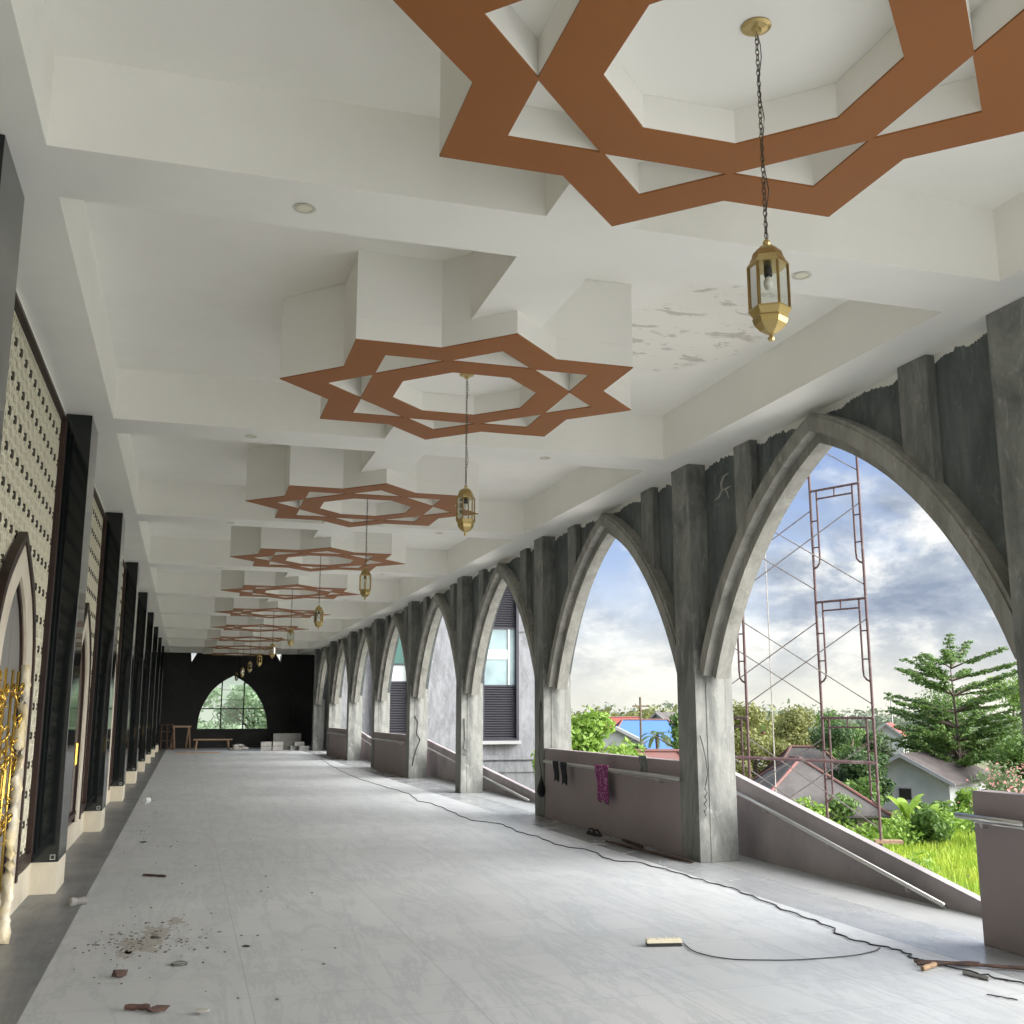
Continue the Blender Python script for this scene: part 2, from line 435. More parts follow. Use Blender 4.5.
# ------------------------------------------------------------------ lanterns
def make_lantern(label):
    t = thing('hanging_lantern', label, 'lantern', (0, 0, 4.478), 0, 'brass lanterns hanging along the corridor')
    r = MB(); r.lathe([(.001, 0), (.062, 0), (.064, -.006), (.05, -.012), (.022, -.018), (.018, -.035), (.001, -.04)], k=24)
    obj('ceiling_rose', r, 'brass', t, smooth=False)
    # chain of alternating links
    c = MB(); z = -.035; n = 0
    while z > -.955:
        pts = []
        for q in range(9):
            an = 2 * PI * q / 8
            u, w = .0080 * math.cos(an), .0170 * math.sin(an)
            pts.append((u if n % 2 else 0, 0 if n % 2 else u, z - .0155 + w))
        c.tube(pts, .0024, 4, cap=False); z -= .0245; n += 1
    obj('chain', c, 'chain_metal', t)
    w = MB(); pts = [(.008 + .012 * math.sin(i * 1.1) * (1 if i % 3 else .3), .006 * math.cos(i * .8), -.03 - i * .056) for i in range(17)]
    pts[-1] = (0, 0, -.97); w.tube(pts, .0022, 5); obj('cord', w, 'cable_rubber', t)
    cap = MB(); H6 = PI / 6
    cap.lathe([(.001, -.935), (.013, -.937), (.018, -.95), (.013, -.963), (.02, -.966), (.045, -.975), (.066, -.995), (.074, -1.02), (.076, -1.028)], k=6, rot=H6)
    obj('cap', cap, 'brass', t)
    rim = MB(); rim.lathe([(.077, -1.024), (.081, -1.03), (.081, -1.036), (.098, -1.058), (.098, -1.064), (.06, -1.066)], k=6, rot=H6); obj('rim', rim, 'brass', t)
    for j in range(6):
        an = 2 * PI * j / 6 + H6; p0 = Vector((.091 * math.cos(an), .091 * math.sin(an), -1.06)); p1 = p0.copy(); p1.z = -1.268
        m = MB(); m.tube([p0, p1], .0075, 4); obj('bar', m, 'brass_dark', t)
        a2 = an + PI / 3
        q0 = Vector((.089 * math.cos(a2), .089 * math.sin(a2), -1.062)); q1 = q0.copy(); q1.z = -1.266; r0 = Vector((.089 * math.cos(an), .089 * math.sin(an), -1.062)); r1 = r0.copy(); r1.z = -1.266
        g = MB(); g.v = [tuple(r0), tuple(q0), tuple(q1), tuple(r1)]; g.f = [(0, 1, 2, 3)]; obj('glass_pane', g, 'lantern_glass', t)
    bs = MB(); bs.lathe([(.06, -1.262), (.099, -1.264), (.099, -1.272), (.078, -1.30), (.082, -1.305), (.082, -1.312), (.074, -1.335), (.05, -1.362), (.02, -1.378), (.008, -1.382), (.008, -1.386), (.016, -1.395), (.013, -1.408), (.001, -1.413)], k=6, rot=H6)
    obj('bowl', bs, 'brass', t)
    bo = MB(); bo.lathe([(.001, -1.066), (.018, -1.066), (.02, -1.105), (.017, -1.112)], k=12); obj('lamp_holder', bo, 'black_plastic', t)
    bb = MB(); bb.lathe([(.012, -1.112), (.02, -1.125), (.023, -1.145), (.018, -1.165), (.001, -1.175)], k=12); obj('light_bulb', bb, 'bulb', t, smooth=True)
    for c_ in t.children:
        if c_.name.split('.')[0] not in ('ceiling_rose', 'chain', 'cord'):
            for v in c_.data.vertices: v.co = Vector((v.co.x * .86, v.co.y * .86, -1.413 + (v.co.z + 1.413) * .915))
    return t
lan0 = None
for i, y in enumerate(SY):
    lab = f'brass lantern with six glass panes on a chain, hanging under the {ORD[i]} star'
    if lan0 is None: lan0 = make_lantern(lab); lan0.location = (2.165, y - .02, 4.478); lan0.rotation_euler = (0, 0, -.04)
    else: dup(lan0, (2.165, y - .02, 4.478), i * .5, lab)

# ------------------------------------------------------------------ wall on the mosque side
w = MB().box((-1.5, Y0, .28), (-1.33, YE, ZB)); struct('wall_left', w, 'lattice_back')
w = MB().box((-1.33, Y0, 4.428), (-1.275, YE, ZB)); struct('trim_5', w, 'white_paint')
w = MB().box((-1.5, Y0, 0), (-1.262, YE, .27)); struct('baseboard_left', w, 'cream_marble')

YP = 10.754
def make_pillar(label):
    t = thing('black_granite_pillar', label, 'pillar', (0, 0, 0), 0, 'black granite pillars along the lattice wall')
    m = MB().box((-1.33, 0, .279), (-1.034, .69, 4.479)); obj('granite_cladding', m, 'black_granite', t, bevel=.004)
    m = MB().box((-1.30, .0, 0), (-1.036, .69, .278)); obj('marble_base', m, 'cream_marble', t, bevel=.003)
    m = MB(); m.box((-1.105, -.010, .30), (-1.06, 0, .345)); o = obj('socket_box', m, 'steel', t)
    m = MB(); m.box((-1.098, -.012, .307), (-1.067, -.010, .338)); obj('socket_hole', m, 'black_plastic', o)
    return t
pil0 = None
for k in range(-1, 8):
    lab = f'black polished granite pillar with cream marble foot, {ORD[k+1]} along the lattice wall'
    if pil0 is None: pil0 = make_pillar(lab); pil0.location = (0, YP + k * P, 0)
    else: dup(pil0, (0, YP + k * P, 0), 0, lab)

# lattice screens between the pillars, each with its wooden frame and an arched doorway
BL = P - .69            # clear length of a bay (4.655)
L0, L1, LZ0, LZ1 = .36, BL - .36, .42, 4.31
def make_screen(label):
    t = thing('lattice_screen', label, 'lattice screen', (0, 0, 0), 0, 'cream lattice screens between the black pillars')
    m = MB(); xf = -1.272
    n = int(round((L1 - L0) / .0817)); st = (L1 - L0) / n
    nz = int(round((LZ1 - LZ0) / st)); sz = (LZ1 - LZ0) / nz
    for i in range(n + 1):
        y = L0 + i * st; m.box((-1.30, y - .0075, LZ0), (xf, y + .0075, LZ1))
    for j in range(nz + 1):
        z = LZ0 + j * sz; m.box((-1.301, L0, z - .0075), (xf - .001, L1, z + .0075))
    # octagon corners: short diagonals round every third crossing
    for i in range(0, n + 1, 3):
        for j in range(0, nz + 1, 3):
            y, z = L0 + i * st, LZ0 + j * sz
            for sy in (-1, 1):
                for s_ in (-1, 1):
                    a = Vector((xf - .006, y + sy * st * 1.5, z)); c = Vector((xf - .006, y, z + s_ * sz * 1.5))
                    if L0 <= a.y <= L1 and LZ0 <= c.z <= LZ1: m.tube([a, c], .007, 4, cap=False)
    obj('lattice', m, 'lattice_cream', t)
    m = MB(); m.box((-1.328, L0 - .02, LZ0 - .02), (-1.2805, L1 + .02, LZ1 + .02)); obj('backing_panel', m, 'lattice_back', t)
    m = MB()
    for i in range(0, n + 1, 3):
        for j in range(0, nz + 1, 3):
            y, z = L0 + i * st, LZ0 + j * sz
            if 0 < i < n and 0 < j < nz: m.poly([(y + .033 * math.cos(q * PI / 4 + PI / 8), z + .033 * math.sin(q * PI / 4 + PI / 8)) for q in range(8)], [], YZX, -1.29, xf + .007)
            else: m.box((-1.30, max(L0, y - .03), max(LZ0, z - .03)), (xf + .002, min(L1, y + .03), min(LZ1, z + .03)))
    o = obj('lattice_hole_fills', m, 'lattice_hole_shade', t); o['kind'] = 'stuff'  # solid dark pieces; the shade inside the holes is put into their colour
    # wooden frame: three stepped mouldings
    m = MB()
    for (o0, o1, xx) in ((0, .14, -1.262), (.14, .26, -1.245), (.26, .361, -1.225)):
        a0, a1, z0, z1 = o0, BL - o0, .28 + o0 * .38, 4.425 - o0 * .31
        d = o1 - o0; dz0 = d * .38; dz1 = d * .31
        m.poly([(a0, z0), (a1, z0), (a1, z1), (a0, z1)], [[(a0 + d, z0 + dz0), (a1 - d, z0 + dz0), (a1 - d, z1 - dz1), (a0 + d, z1 - dz1)]], YZX, -1.32, xx)
    obj('wooden_frame', m, 'dark_wood', t)
    return t
def spline(pts, n=7):
    o = []
    for i in range(len(pts) - 1):
        p0 = pts[max(i-1, 0)]; p1 = pts[i]; p2 = pts[i+1]; p3 = pts[min(i+2, len(pts)-1)]
        for q in range(n):
            s = q / n
            o.append(tuple(.5 * ((2*p1[k]) + (-p0[k]+p2[k])*s + (2*p0[k]-5*p1[k]+4*p2[k]-p3[k])*s*s + (-p0[k]+3*p1[k]-3*p2[k]+p3[k])*s**3) for k in (0, 1)))
    return o + [pts[-1]]
DOUT = spline([(1.03, .285), (1.03, 1.3), (1.01, 1.8), (.93, 2.16), (.70, 2.50), (.36, 2.74), (0, 2.93)])
DMID = spline([(.965, .285), (.965, 1.3), (.945, 1.78), (.865, 2.13), (.65, 2.44), (.33, 2.67), (0, 2.86)])
DIN = spline([(.64, .285), (.64, 1.3), (.62, 1.75), (.53, 2.10), (.34, 2.37), (.16, 2.50), (0, 2.60)])
DLF = spline([(.59, .285), (.59, 1.3), (.57, 1.74), (.485, 2.07), (.31, 2.32), (.14, 2.45), (0, 2.54)])
def band(mb, A, B, x0, x1, cy):
    for s in (-1, 1):
        mb.strip([(x1, cy + s*u, v) for u, v in A], [(x1, cy + s*u, v) for u, v in B], [(x0, cy + s*u, v) for u, v in B], [(x0, cy + s*u, v) for u, v in A])
def make_door(label):
    t = thing('arched_doorway', label, 'doorway', (0, 0, 0), 0, 'pointed doorways in the lattice wall'); cy = BL / 2 + .04
    m = MB(); band(m, DOUT, DMID, -1.26, -1.20, cy); obj('outer_moulding', m, 'dark_wood', t)
    m = MB(); band(m, DMID, DIN, -1.26, -1.215, cy); obj('marble_surround', m, 'door_surround', t)
    m = MB(); band(m, DIN, DLF, -1.26, -1.235, cy); obj('inner_moulding', m, 'dark_wood', t)
    for s in (-1, 1):
        m = MB(); pts = [(cy + s * u, v) for u, v in DLF] + [(cy + s * .006, 2.54), (cy + s * .006, .285)]
        pts[-3] = (cy + s * .006, 2.54); del pts[-2]
        m.poly(pts, [], YZX, -1.29, -1.255); d = obj('door_leaf', m, 'door_wood', t)
        h = MB(); h.tube([(-1.22, cy + s * .06, 1.0), (-1.22, cy + s * .06, 1.25)], .012, 8); obj('pull_handle', h, 'gold', d)
    return t
sc0 = dr0 = None
for k in range(-1, 8):
    y = YP + .69 + (k) * P
    if y > 51: continue
    l1 = f'cream lattice screen in dark wooden frame, in the {ORD[k+1]} bay past a black pillar'
    l2 = f'pointed doorway with cream marble surround, in the {ORD[k+1]} lattice bay'
    if sc0 is None:
        sc0 = make_screen(l1); sc0.location = (0, y, 0); dr0 = make_door(l2); dr0.location = (0, y, .005)
    else: dup(sc0, (0, y, 0), 0, l1); dup(dr0, (0, y, .005), 0, l2)
for c_ in dr0.children:      # the leaves of the first doorway are plain grey
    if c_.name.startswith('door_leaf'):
        c_.data = c_.data.copy(); c_.data.materials[0] = MATS['door_grey']

# gilded ornament on the first doorway and the wrapped poles leaning beside it
g = MB(); random.seed(3)
for q in range(46):
    cy, cz = random.uniform(7.4, 8.50), random.uniform(.75, 1.90); r0 = random.uniform(.03, .075); s = random.choice((-1, 1)); a0 = random.uniform(0, 6)
    pts = []
    for i in range(14):
        tt = i / 13; rr = r0 * (1 - .75 * tt)
        pts.append((-1.16 + .02 * math.sin(tt * 5 + q), cy + rr * math.cos(a0 + s * tt * 7.5), cz + rr * math.sin(a0 + s * tt * 7.5)))
    g.tube(pts, [.010 * (1 - .5 * i / 13) for i in range(14)], 6)
for yy in (7.5, 7.8, 8.1, 8.35): g.tube([(-1.165, yy, .001), (-1.165, yy, 1.90)], .009, 6)
for zz in (.72, 1.3, 1.75): g.tube([(-1.165, 7.4, zz), (-1.165, 8.5, zz)], .009, 6)
tag(obj('gilded_door_ornament', g, 'gold', smooth=True), 'golden scrollwork grille standing before the pointed doorway by the wrapped pole', 'ornament')
def wrapped(y0, y1, h, x0, x1, r, lab):
    n = 26; pts = []; rs = []
    for i in range(n + 1):
        s = i / n
        pts.append((x0 + (x1 - x0) * s + .006 * math.sin(i * 1.9), y0 + (y1 - y0) * s + .01 * math.sin(i * 1.3), h * s)); rs.append(r * (1.12 - .25 * s + .10 * math.sin(i * 2.3) * math.cos(i * .9)))
    m = MB(); m.tube(pts, rs, 9); o = obj('wrapped_pole', m, 'plastic_wrap', smooth=True); tag(o, lab, 'pole'); return o
wrapped(8.60, 8.72, 1.96, -1.150, -1.165, .040, 'tall gold pole wrapped in clear plastic, leaning on the first doorway')

# ------------------------------------------------------------------ arcade: columns and pointed arches
def make_column(label):
    t = thing('concrete_column', label, 'column', (0, 0, 0), 0, 'bare concrete columns of the arcade')
    m = MB().box((5.47, 0, 0), (5.94, .46, 4.479)); obj('column_shaft', m, 'concrete_column', t, bevel=.006)
    m = MB(); m.box((5.60, -.007, 0.0), (5.86, 0.001, 1.95)); obj('render_strip', m, 'concrete_column', t, bevel=.006)
    return t
YC = 10.89
HW = (P - .46) / 2; RC = (-1.46, .351)
TH0 = math.asin((1.98 - RC[1]) / 4.055)
def arc(R, wmax, zmin, n=24):
    th1 = math.acos(-RC[0] / R)                               # w = 0 (apex)
    return [(min(wmax - .002, RC[0] + R * math.cos(TH0 + (th1 - TH0) * i / n)), RC[1] + R * math.sin(TH0 + (th1 - TH0) * i / n)) for i in range(n + 1)]
A1, A2, A3, A4 = arc(4.33, HW, 1.98), arc(4.295, HW, 1.98), arc(4.155, HW, 1.98), arc(4.055, HW, 1.98)
def make_arch(label):
    t = thing('concrete_arch', label, 'arch', (0, 0, 0), 0, 'pointed concrete arches of the arcade')
    m = MB(); pts = [(-u, v) for u, v in A1] + [(u, v) for u, v in reversed(A1)][1:]
    q_ = [p for p in pts if abs(p[0]) < HW - .003]; zc = RC[1] + math.sqrt(4.33**2 - (HW - RC[0])**2)
    pts = [(-HW + .001, zc)] + q_ + [(HW - .001, zc)]
    # spandrel above the outer curve
    L = pts + [(HW - .001, 4.479), (-HW + .001, 4.479)]
    m.poly(L, [], YZX, 5.69, 5.94); obj('spandrel_wall', m, 'concrete_dark', t)
    m = MB()
    for s in (-1, 1):
        for (A, B, x, xb) in ((A1, A2, 5.55, 5.80), (A2, A3, 5.53, 5.80), (A3, A4, 5.635, 5.80)):
            m.strip([(x, s*u, v) for u, v in A], [(x, s*u, v) for u, v in B], [(xb, s*u, v) for u, v in B], [(xb, s*u, v) for u, v in A])
    obj('arch_moulding', m, 'concrete_ring', t)
    for s in (-1, 1):
        def zo(w): return RC[1] + math.sqrt(4.33**2 - (w - RC[0])**2)
        m = MB(); a, b_ = 1.24, 1.60
        m.poly([(s*a, zo(a) - .05), (s*b_, zo(b_) - .05), (s*b_, 4.479), (s*a, 4.479)], [], YZX, 5.60, 5.70); obj('pilaster_strip', m, 'concrete_ring' if s > 9 else 'concrete_column', t, bevel=.012)
    return t
col0 = ar0 = None
for k in range(-1, 8):
    y = YC + k * P
    lab = f'bare grey concrete arcade column between two pointed arches, {ORD[k+1]} along the open side'
    if col0 is None: col0 = make_column(lab); col0.location = (0, y, 0)
    else: dup(col0, (0, y, 0), 0, lab)
dup(col0, (0, YC - 2 * P, 0), 0, 'bare concrete arcade column behind the viewpoint'); dup(col0, (0, YC - 3 * P + 1.1, 0), 0, 'bare concrete corner column of the open corridor end')
bays = {0: 'framing the scaffolding', 1: 'above the parapet with clothes', 2: 'framing the tall louvred window', 3: 'in front of plain grey facade wall', 4: 'framing the green window', 5: 'sixth along the open side', 6: 'seventh along the open side', 7: 'at the dark end of the arcade', -1: 'beside the viewpoint'}
for k in range(-1, 8):
    yc = YC + (k - 1) * P + .46 + HW
    lab = f'pointed concrete arch with stepped moulding, {bays[k]}'
    if ar0 is None: ar0 = make_arch(lab); ar0.location = (0, yc, 0)
    else: dup(ar0, (0, yc, 0), 0, lab)
# chalk mark on the spandrel beside the first arch column (pale cement smears)
m = MB()
m.tube([(5.688, 10.33, 4.26), (5.686, 10.44, 4.24), (5.685, 10.50, 4.17), (5.686, 10.49, 4.09), (5.686, 10.56, 4.03), (5.688, 10.68, 4.01)], [.003, .010, .013, .013, .012, .003], 5)
m.tube([(5.686, 10.47, 4.09), (5.685, 10.38, 4.09), (5.688, 10.28, 4.10)], [.010, .012, .003], 5)
m.tube([(5.686, 10.40, 4.08), (5.687, 10.36, 4.02), (5.688, 10.35, 3.97)], [.009, .008, .003], 5)
tag(obj('cement_smear', m, 'cement_bag'), 'pale curved cement smear on dark spandrel wall beside a column', 'smear')

# ------------------------------------------------------------------ parapets and handrails
def rail_brackets(t, x0, x1, ys, zf):
    for y in ys:
        m = MB(); z = zf(y); m.tube([(x1 + .0, y, z - .07), (x0 + .01, y, z - .06), (x0, y, z - .01)], .009, 6); obj('rail_bracket', m, 'dull_steel', t)
for k, lab in ((1, 'mauve plastered parapet between two columns, with clothes on its rail'), (4, 'low mauve parapet between columns below the green window'), (6, 'dark low parapet near the far end of the arcade')):
    y0, y1 = YC + (k - 1) * P + .46, YC + k * P
    t = thing('parapet', lab, 'parapet', (0, 0, 0), 0)
    m = MB().box((5.49, y0, 0), (5.62, y1, 1.062)); obj('parapet_wall', m, 'mauve_plaster', t, bevel=.006)
    m = MB().tube([(5.395, y0 - .15, .872), (5.395, y1 - .25, .872)], .022, 8); obj('handrail', m, 'dull_steel', t, smooth=True)
    m2 = MB().tube([(5.395, y0 + .02, .83), (5.395, y1 - 2.1, .852)], .007, 6); obj('twine', m2, 'cement_bag', t)
    rail_brackets(t, 5.395, 5.49, (y0 + .5, (y0 + y1) / 2, y1 - .6), lambda y: .872)
t = thing('parapet', 'short mauve parapet end with steel rail, beside the first arch opening', 'parapet')
m = MB().box((5.47, 6.005, 0), (5.62, 6.55, 1.056)); obj('parapet_wall', m, 'mauve_plaster', t, bevel=.006)
m = MB().tube([(5.41, 6.005, .872), (5.41, 6.66, .875)], .020, 10); m.tube([(5.44, 6.005, .842), (5.44, 6.5, .845)], .012, 8); obj('handrail', m, 'steel', t, smooth=True)
rail_brackets(t, 5.41, 5.47, (6.42,), lambda y: .872)

def ramp_wall(ya, yb, zb, slope, lab, mname, yfull):
    """outer parapet whose top falls toward the viewer"""
    t = thing('ramp_parapet', lab, 'parapet')
    zt = lambda y: min(zb, zb - (yfull - y) * slope)
    m = MB(); m.poly([(ya, -5), (yb, -5), (yb, zt(yb)), (yfull, zt(yfull)), (ya, zt(ya))], [], YZX, 6.205, 6.29)
    obj('parapet_wall', m, mname, t)
    lo = max(ya + .6, yfull - (zb - .185) / slope)
    m = MB().tube([(6.13, lo, zt(lo) - .155), (6.13, yfull, zt(yfull) - .155), (6.13, yb, zt(yb) - .155)], .021, 10); obj('handrail', m, 'steel', t, smooth=True)
    n = int((yb - lo) / 1.25)
    rail_brackets(t, 6.13, 6.205, [lo + .5 + 1.2 * i for i in range(n)], lambda y: zt(y) - .155)
    return t
ramp_wall(6.9, 12.0, .955, .196, 'stained mauve ramp parapet with steel handrail, falling past the scaffolding', 'mauve_plaster_stained', 11.7)
ramp_wall(15.6, 29.6, .98, .080, 'pinkish ramp parapet with white rail below the tall louvred window', 'mauve_plaster_stained', 29.0)
ramp_wall(33.5, 41.5, .98, .080, 'short pinkish ramp parapet glimpsed between two far columns', 'mauve_plaster_stained', 40.0)

# ------------------------------------------------------------------ end wall with its pointed window
WP = [(2.147, 3.41), (2.62, 3.15), (3.05, 2.80), (3.36, 2.40), (3.62, 1.90), (3.77, 1.40), (3.83, .87)]
right = spline(WP, 5); left = [(4.294 - 2.0 * 0 - u + 0.09 * 0, v) for u, v in right]
left = [(2 * 2.147 - u + (.10 * (1 - (v - .87) / 2.54)), v) for u, v in right]
opening = left[::-1] + right[1:]
tri1 = [(.10, 4.479), (.38, 4.479), (.14, 4.05)]; tri2 = [(4.10, 4.479), (4.37, 4.479), (4.35, 4.05)]
m = MB(); m.poly([(-1.5, 0), (6.15, 0), (6.15, 4.479), (4.37, 4.479), (4.35, 4.05), (4.10, 4.479), (.38, 4.479), (.14, 4.05), (.10, 4.479), (-1.5, 4.479)], [opening], XZY, YE, YE + .3)
struct('wall_end', m, 'end_black')
m = MB()
for x in (1.62, 2.67): m.box((x - .03, YE + .1, .87), (x + .03, YE + .16, 3.42 if x < 2 else 3.2))
m.box((.56, YE + .1, 1.81), (3.83, YE + .16, 1.865)); m.box((.5, YE + .08, .83), (3.9, YE + .18, .89))
for z in (2.25, 2.72): m.box((1.62, YE + .11, z), (2.67, YE + .13, z + .02))
w1 = struct('window_1', m, 'frame_black')
m = MB(); m.poly([(u, v) for u, v in opening], [], XZY, YE + .12, YE + .125); o = obj('glazing', m, 'window_glass', w1)
# raised bands on the dark end wall
m = MB()
m.box((-1.2, YE - .05, 0), (.55, YE, .10)); m.box((.62, YE - .12, .0), (3.78, YE, .10))
for z in (3.05, 3.09): m.box((3.3, YE - .02, z), (5.3, YE, z + .015))
m.box((-1.0, YE - .02, 3.1), (.9, YE, 3.12)); m.box((3.9, YE - .02, 1.82), (5.1, YE, 1.84)); m.box((4.30, YE - .02, .2), (4.33, YE, 4.4)); m.box((5.05, YE - .06, 0), (5.47, YE, 4.47))
struct('trim_4', m, 'end_black')

# ------------------------------------------------------------------ things on the parapet rail and columns
def cloth(name, m, lab, y0, y1, ztop, zbot, x=5.372, waves=3, cat='cloth', thick=.02):
    mb = MB(); n, k = 12, 10
    for side in (0, 1):
        for i in range(n + 1):
            for j in range(k + 1):
                s, v = i / n, j / k
                w = 1 - .25 * math.sin(v * PI * .8)
                y = (y0 + y1) / 2 + (s - .5) * (y1 - y0) * w + .015 * math.sin(v * 7)
                xx = x + .018 * math.sin(s * waves * 2 * PI + v * 2) - (thick if side else 0) * (1 - .3 * v)
                zz = ztop - (ztop - zbot) * v * (1 - .12 * abs(math.sin(s * 5)))
                mb.v.append((xx, y, zz))
    N = (n + 1) * (k + 1)
    for i in range(n):
        for j in range(k):
            a = i * (k + 1) + j; mb.f.append((a, a + 1, a + k + 2, a + k + 1)); mb.f.append((N + a, N + a + k + 1, N + a + k + 2, N + a + 1))
    for i in range(n):
        a = i * (k + 1); mb.f.append((a, a + k + 1, N + a + k + 1, N + a)); a += k; mb.f.append((a, N + a, N + a + k + 1, a + k + 1))
    for j in range(k):
        mb.f.append((j, N + j, N + j + 1, j + 1)); a = n * (k + 1) + j; mb.f.append((a, a + 1, N + a + 1, N + a))
    o = obj(name, mb, m, smooth=True); tag(o, lab, cat); return o
cloth('purple_scarf', 'purple_cloth', 'purple patterned scarf hanging over the parapet rail', 13.28, 13.72, .93, .42, cat='scarf')
cloth('black_glove', 'black_cloth', 'black glove hanging on the parapet rail, the one by the column', 15.26, 15.46, .90, .60, cat='glove', waves=1)
cloth('black_glove', 'black_cloth', 'black glove hanging on the parapet rail, the one toward the purple scarf', 14.90, 15.13, .90, .57, cat='glove', waves=1)
cloth('grey_rag', 'grey_cloth', 'crumpled grey rag slung over the top of the mauve parapet', 12.28, 12.46, 1.09, .86, x=5.478, cat='rag', waves=2)
m = MB(); m.lathe([(.001, .0), (.05, .03), (.075, .10), (.06, .18), (.02, .27), (.008, .34), (.001, .35)], (5.44, 16.27, .30), k=10)
o = obj('black_bag', m, 'black_cloth', smooth=True); tag(o, 'small black bag hanging on a concrete column beside the parapet', 'bag')
def squig(name, pts, r, lab, cat='cable', m='cable_rubber'):
    mb = MB(); mb.tube(pts, r, 6); o = obj(name, mb, m, smooth=True); tag(o, lab, cat); return o
squig('hanging_cable', [(5.462, 16.30, 1.5), (5.455, 16.31, 1.75), (5.465, 16.36, 1.80), (5.46, 16.42, 1.55), (5.462, 16.40, 1.25), (5.455, 16.44, .95), (5.46, 16.36, .75), (5.45, 16.29, .60)], .006, 'thin black cable hanging on the column by the black bag')
squig('coiled_cable', [(5.50, 10.866, 1.36), (5.53, 10.862, 1.25), (5.56, 10.86, 1.10), (5.575, 10.86, .95), (5.55, 10.86, .84), (5.535, 10.86, .78), (5.565, 10.86, .74), (5.53, 10.86, .70), (5.555, 10.86, .66), (5.52, 10.86, .62), (5.55, 10.86, .58), (5.52, 10.86, .54), (5.54, 10.86, .50)], .006, 'curly black cable hanging down the bare column nearest the scaffolding')
squig('wall_cable', [(5.53, YC + 2*P - .02, 1.5), (5.545, YC + 2*P - .02, 1.1), (5.52, YC + 2*P - .02, .9), (5.58, YC + 2*P - .02, .85), (5.56, YC + 2*P - .02, .75), (5.51, YC + 2*P - .02, .80)], .009, 'looped dark cable on the column between two open bays')
squig('wall_cable', [(5.60, YC + 3*P - .02, 1.55), (5.68, YC + 3*P - .02, 1.4), (5.66, YC + 3*P - .02, 1.1), (5.75, YC + 3*P - .02, .95), (5.65, YC + 3*P - .02, .7), (5.58, YC + 3*P - .02, .45), (5.56, YC + 3*P - .02, .30)], .010, 'wavy dark cable down the column next to the low parapet')

# ------------------------------------------------------------------ things on the floor
cab = [(4.81,40.01),(4.47,34.5),(4.28,29.78),(4.24,26.54),(4.33,23.89),(4.41,21.7),(4.24,19.93),(4.34,19.21),(4.31,17.57),(4.26,16.19),(4.52,15.4),(4.47,14.39),(4.53,13.63),(4.5,12.75),(4.68,12.19),(4.60,11.34),(4.80,11.1),(4.88,10.4),(4.90,9.75),(4.94,9.3),(4.90,8.7),(4.82,8.02),(4.80,7.5),(4.67,7.04),(4.73,6.71),(4.77,6.5),(4.71,6.3),(4.73,6.18),(4.82,5.87),(4.86,5.7),(4.91,5.50),(4.95,5.2)]
cp = []
pp = spline(cab, 6)
for i, (x, y) in enumerate(pp): cp.append((x + .02 * math.sin(i * 1.7), y + .02 * math.cos(i * 1.1), .008 + .002 * math.sin(i)))
squig('extension_cable', cp, .0055, 'long dark extension cable snaking along the marble floor', 'cable')
c2 = spline([(3.455,7.19),(3.41,6.9),(3.52,6.66),(3.75,6.55),(3.96,6.5),(4.35,6.5),(4.6,6.58),(4.725,6.69)], 6)
squig('strip_cord', [(x, y, .008) for x, y in c2], .0042, 'thin cord running from the power strip to the long cable', 'cord')
t = thing('power_strip', 'cream power strip with four sockets lying on the marble floor', 'power strip', (3.30, 7.18, 0), math.atan2(-.05, .24))
m = MB().box((-.125, -.03, 0), (.125, .03, .022)); obj('strip_base', m, 'black_plastic', t, bevel=.003)
m = MB().box((-.125, -.03, .022), (.125, .03, .048)); obj('strip_cover', m, 'socket_cream', t, bevel=.004)
for i in range(4):
    m = MB().lathe([(.001, .0475), (.019, .0475), (.021, .051), (.017, .052), (.014, .049), (.001, .049)], (-.085 + .056 * i, 0, 0), k=14); obj('socket', m, 'lattice_cream', t)
def rod(name, a, b, r, m, lab, cat='rod', k=7):
    mb = MB(); A, B = Vector(a), Vector(b)
    mb.tube([A + (B - A) * (i / 6) + Vector((0, 0, .002 * (i % 2))) for i in range(7)], [r * (1 + .12 * ((i * 7) % 3 - 1)) for i in range(7)], k)
    o = obj(name, mb, m); tag(o, lab, cat); return o
rod('steel_rod', (4.62, 6.20, .02), (5.30, 5.72, .02), .012, 'rust', 'long rusty steel rod lying by the parapet end')
rod('steel_rod', (4.60, 6.14, .018), (4.98, 6.02, .018), .014, 'rust', 'short rusty rod lying against the long one at its tip')
rod('wood_stub', (4.54, 6.01, .018), (4.70, 6.09, .018), .016, 'raw_wood', 'short pale wooden stub beside the rusty rods', 'stick')
rod('flat_bar', (4.73, 5.87, .012), (4.77, 5.69, .012), .013, 'concrete_block', 'small grey flat bar just in front of the rusty rods', 'bar', 4)
rod('thin_wire', (4.52, 5.42, .006), (4.60, 5.27, .006), .004, 'cable_rubber', 'short thin dark wire lying near the parapet end', 'wire')
rod('metal_pipe', (5.17, 12.9, .02), (5.34, 10.82, .02), .016, 'rust', 'long dark pipe lying on the floor along the mauve parapet', 'pipe')
rod('dark_stick', (5.42, 12.95, .02), (5.36, 12.2, .02), .020, 'rust', 'short dark stick between the pipe and the mauve parapet', 'stick')
t = thing('sandal_pair', 'dark heap of sandals lying before the mauve parapet', 'sandals', (5.34, 13.75, 0))
for dy in (-.1, .09):
    m = MB(); m.poly([(.05*math.cos(a)*1.1 + .0, dy + .14*math.sin(a)) for a in [i*PI/8 for i in range(16)]], [], XYZ, 0, .025); s_ = obj('sandal_sole', m, 'black_cloth', t)
    m = MB().tube([(-.05, dy, .02), (-.02, dy + .03, .07), (.02, dy + .03, .07), (.05, dy, .02)], .012, 6); obj('sandal_strap', m, 'black_cloth', s_)
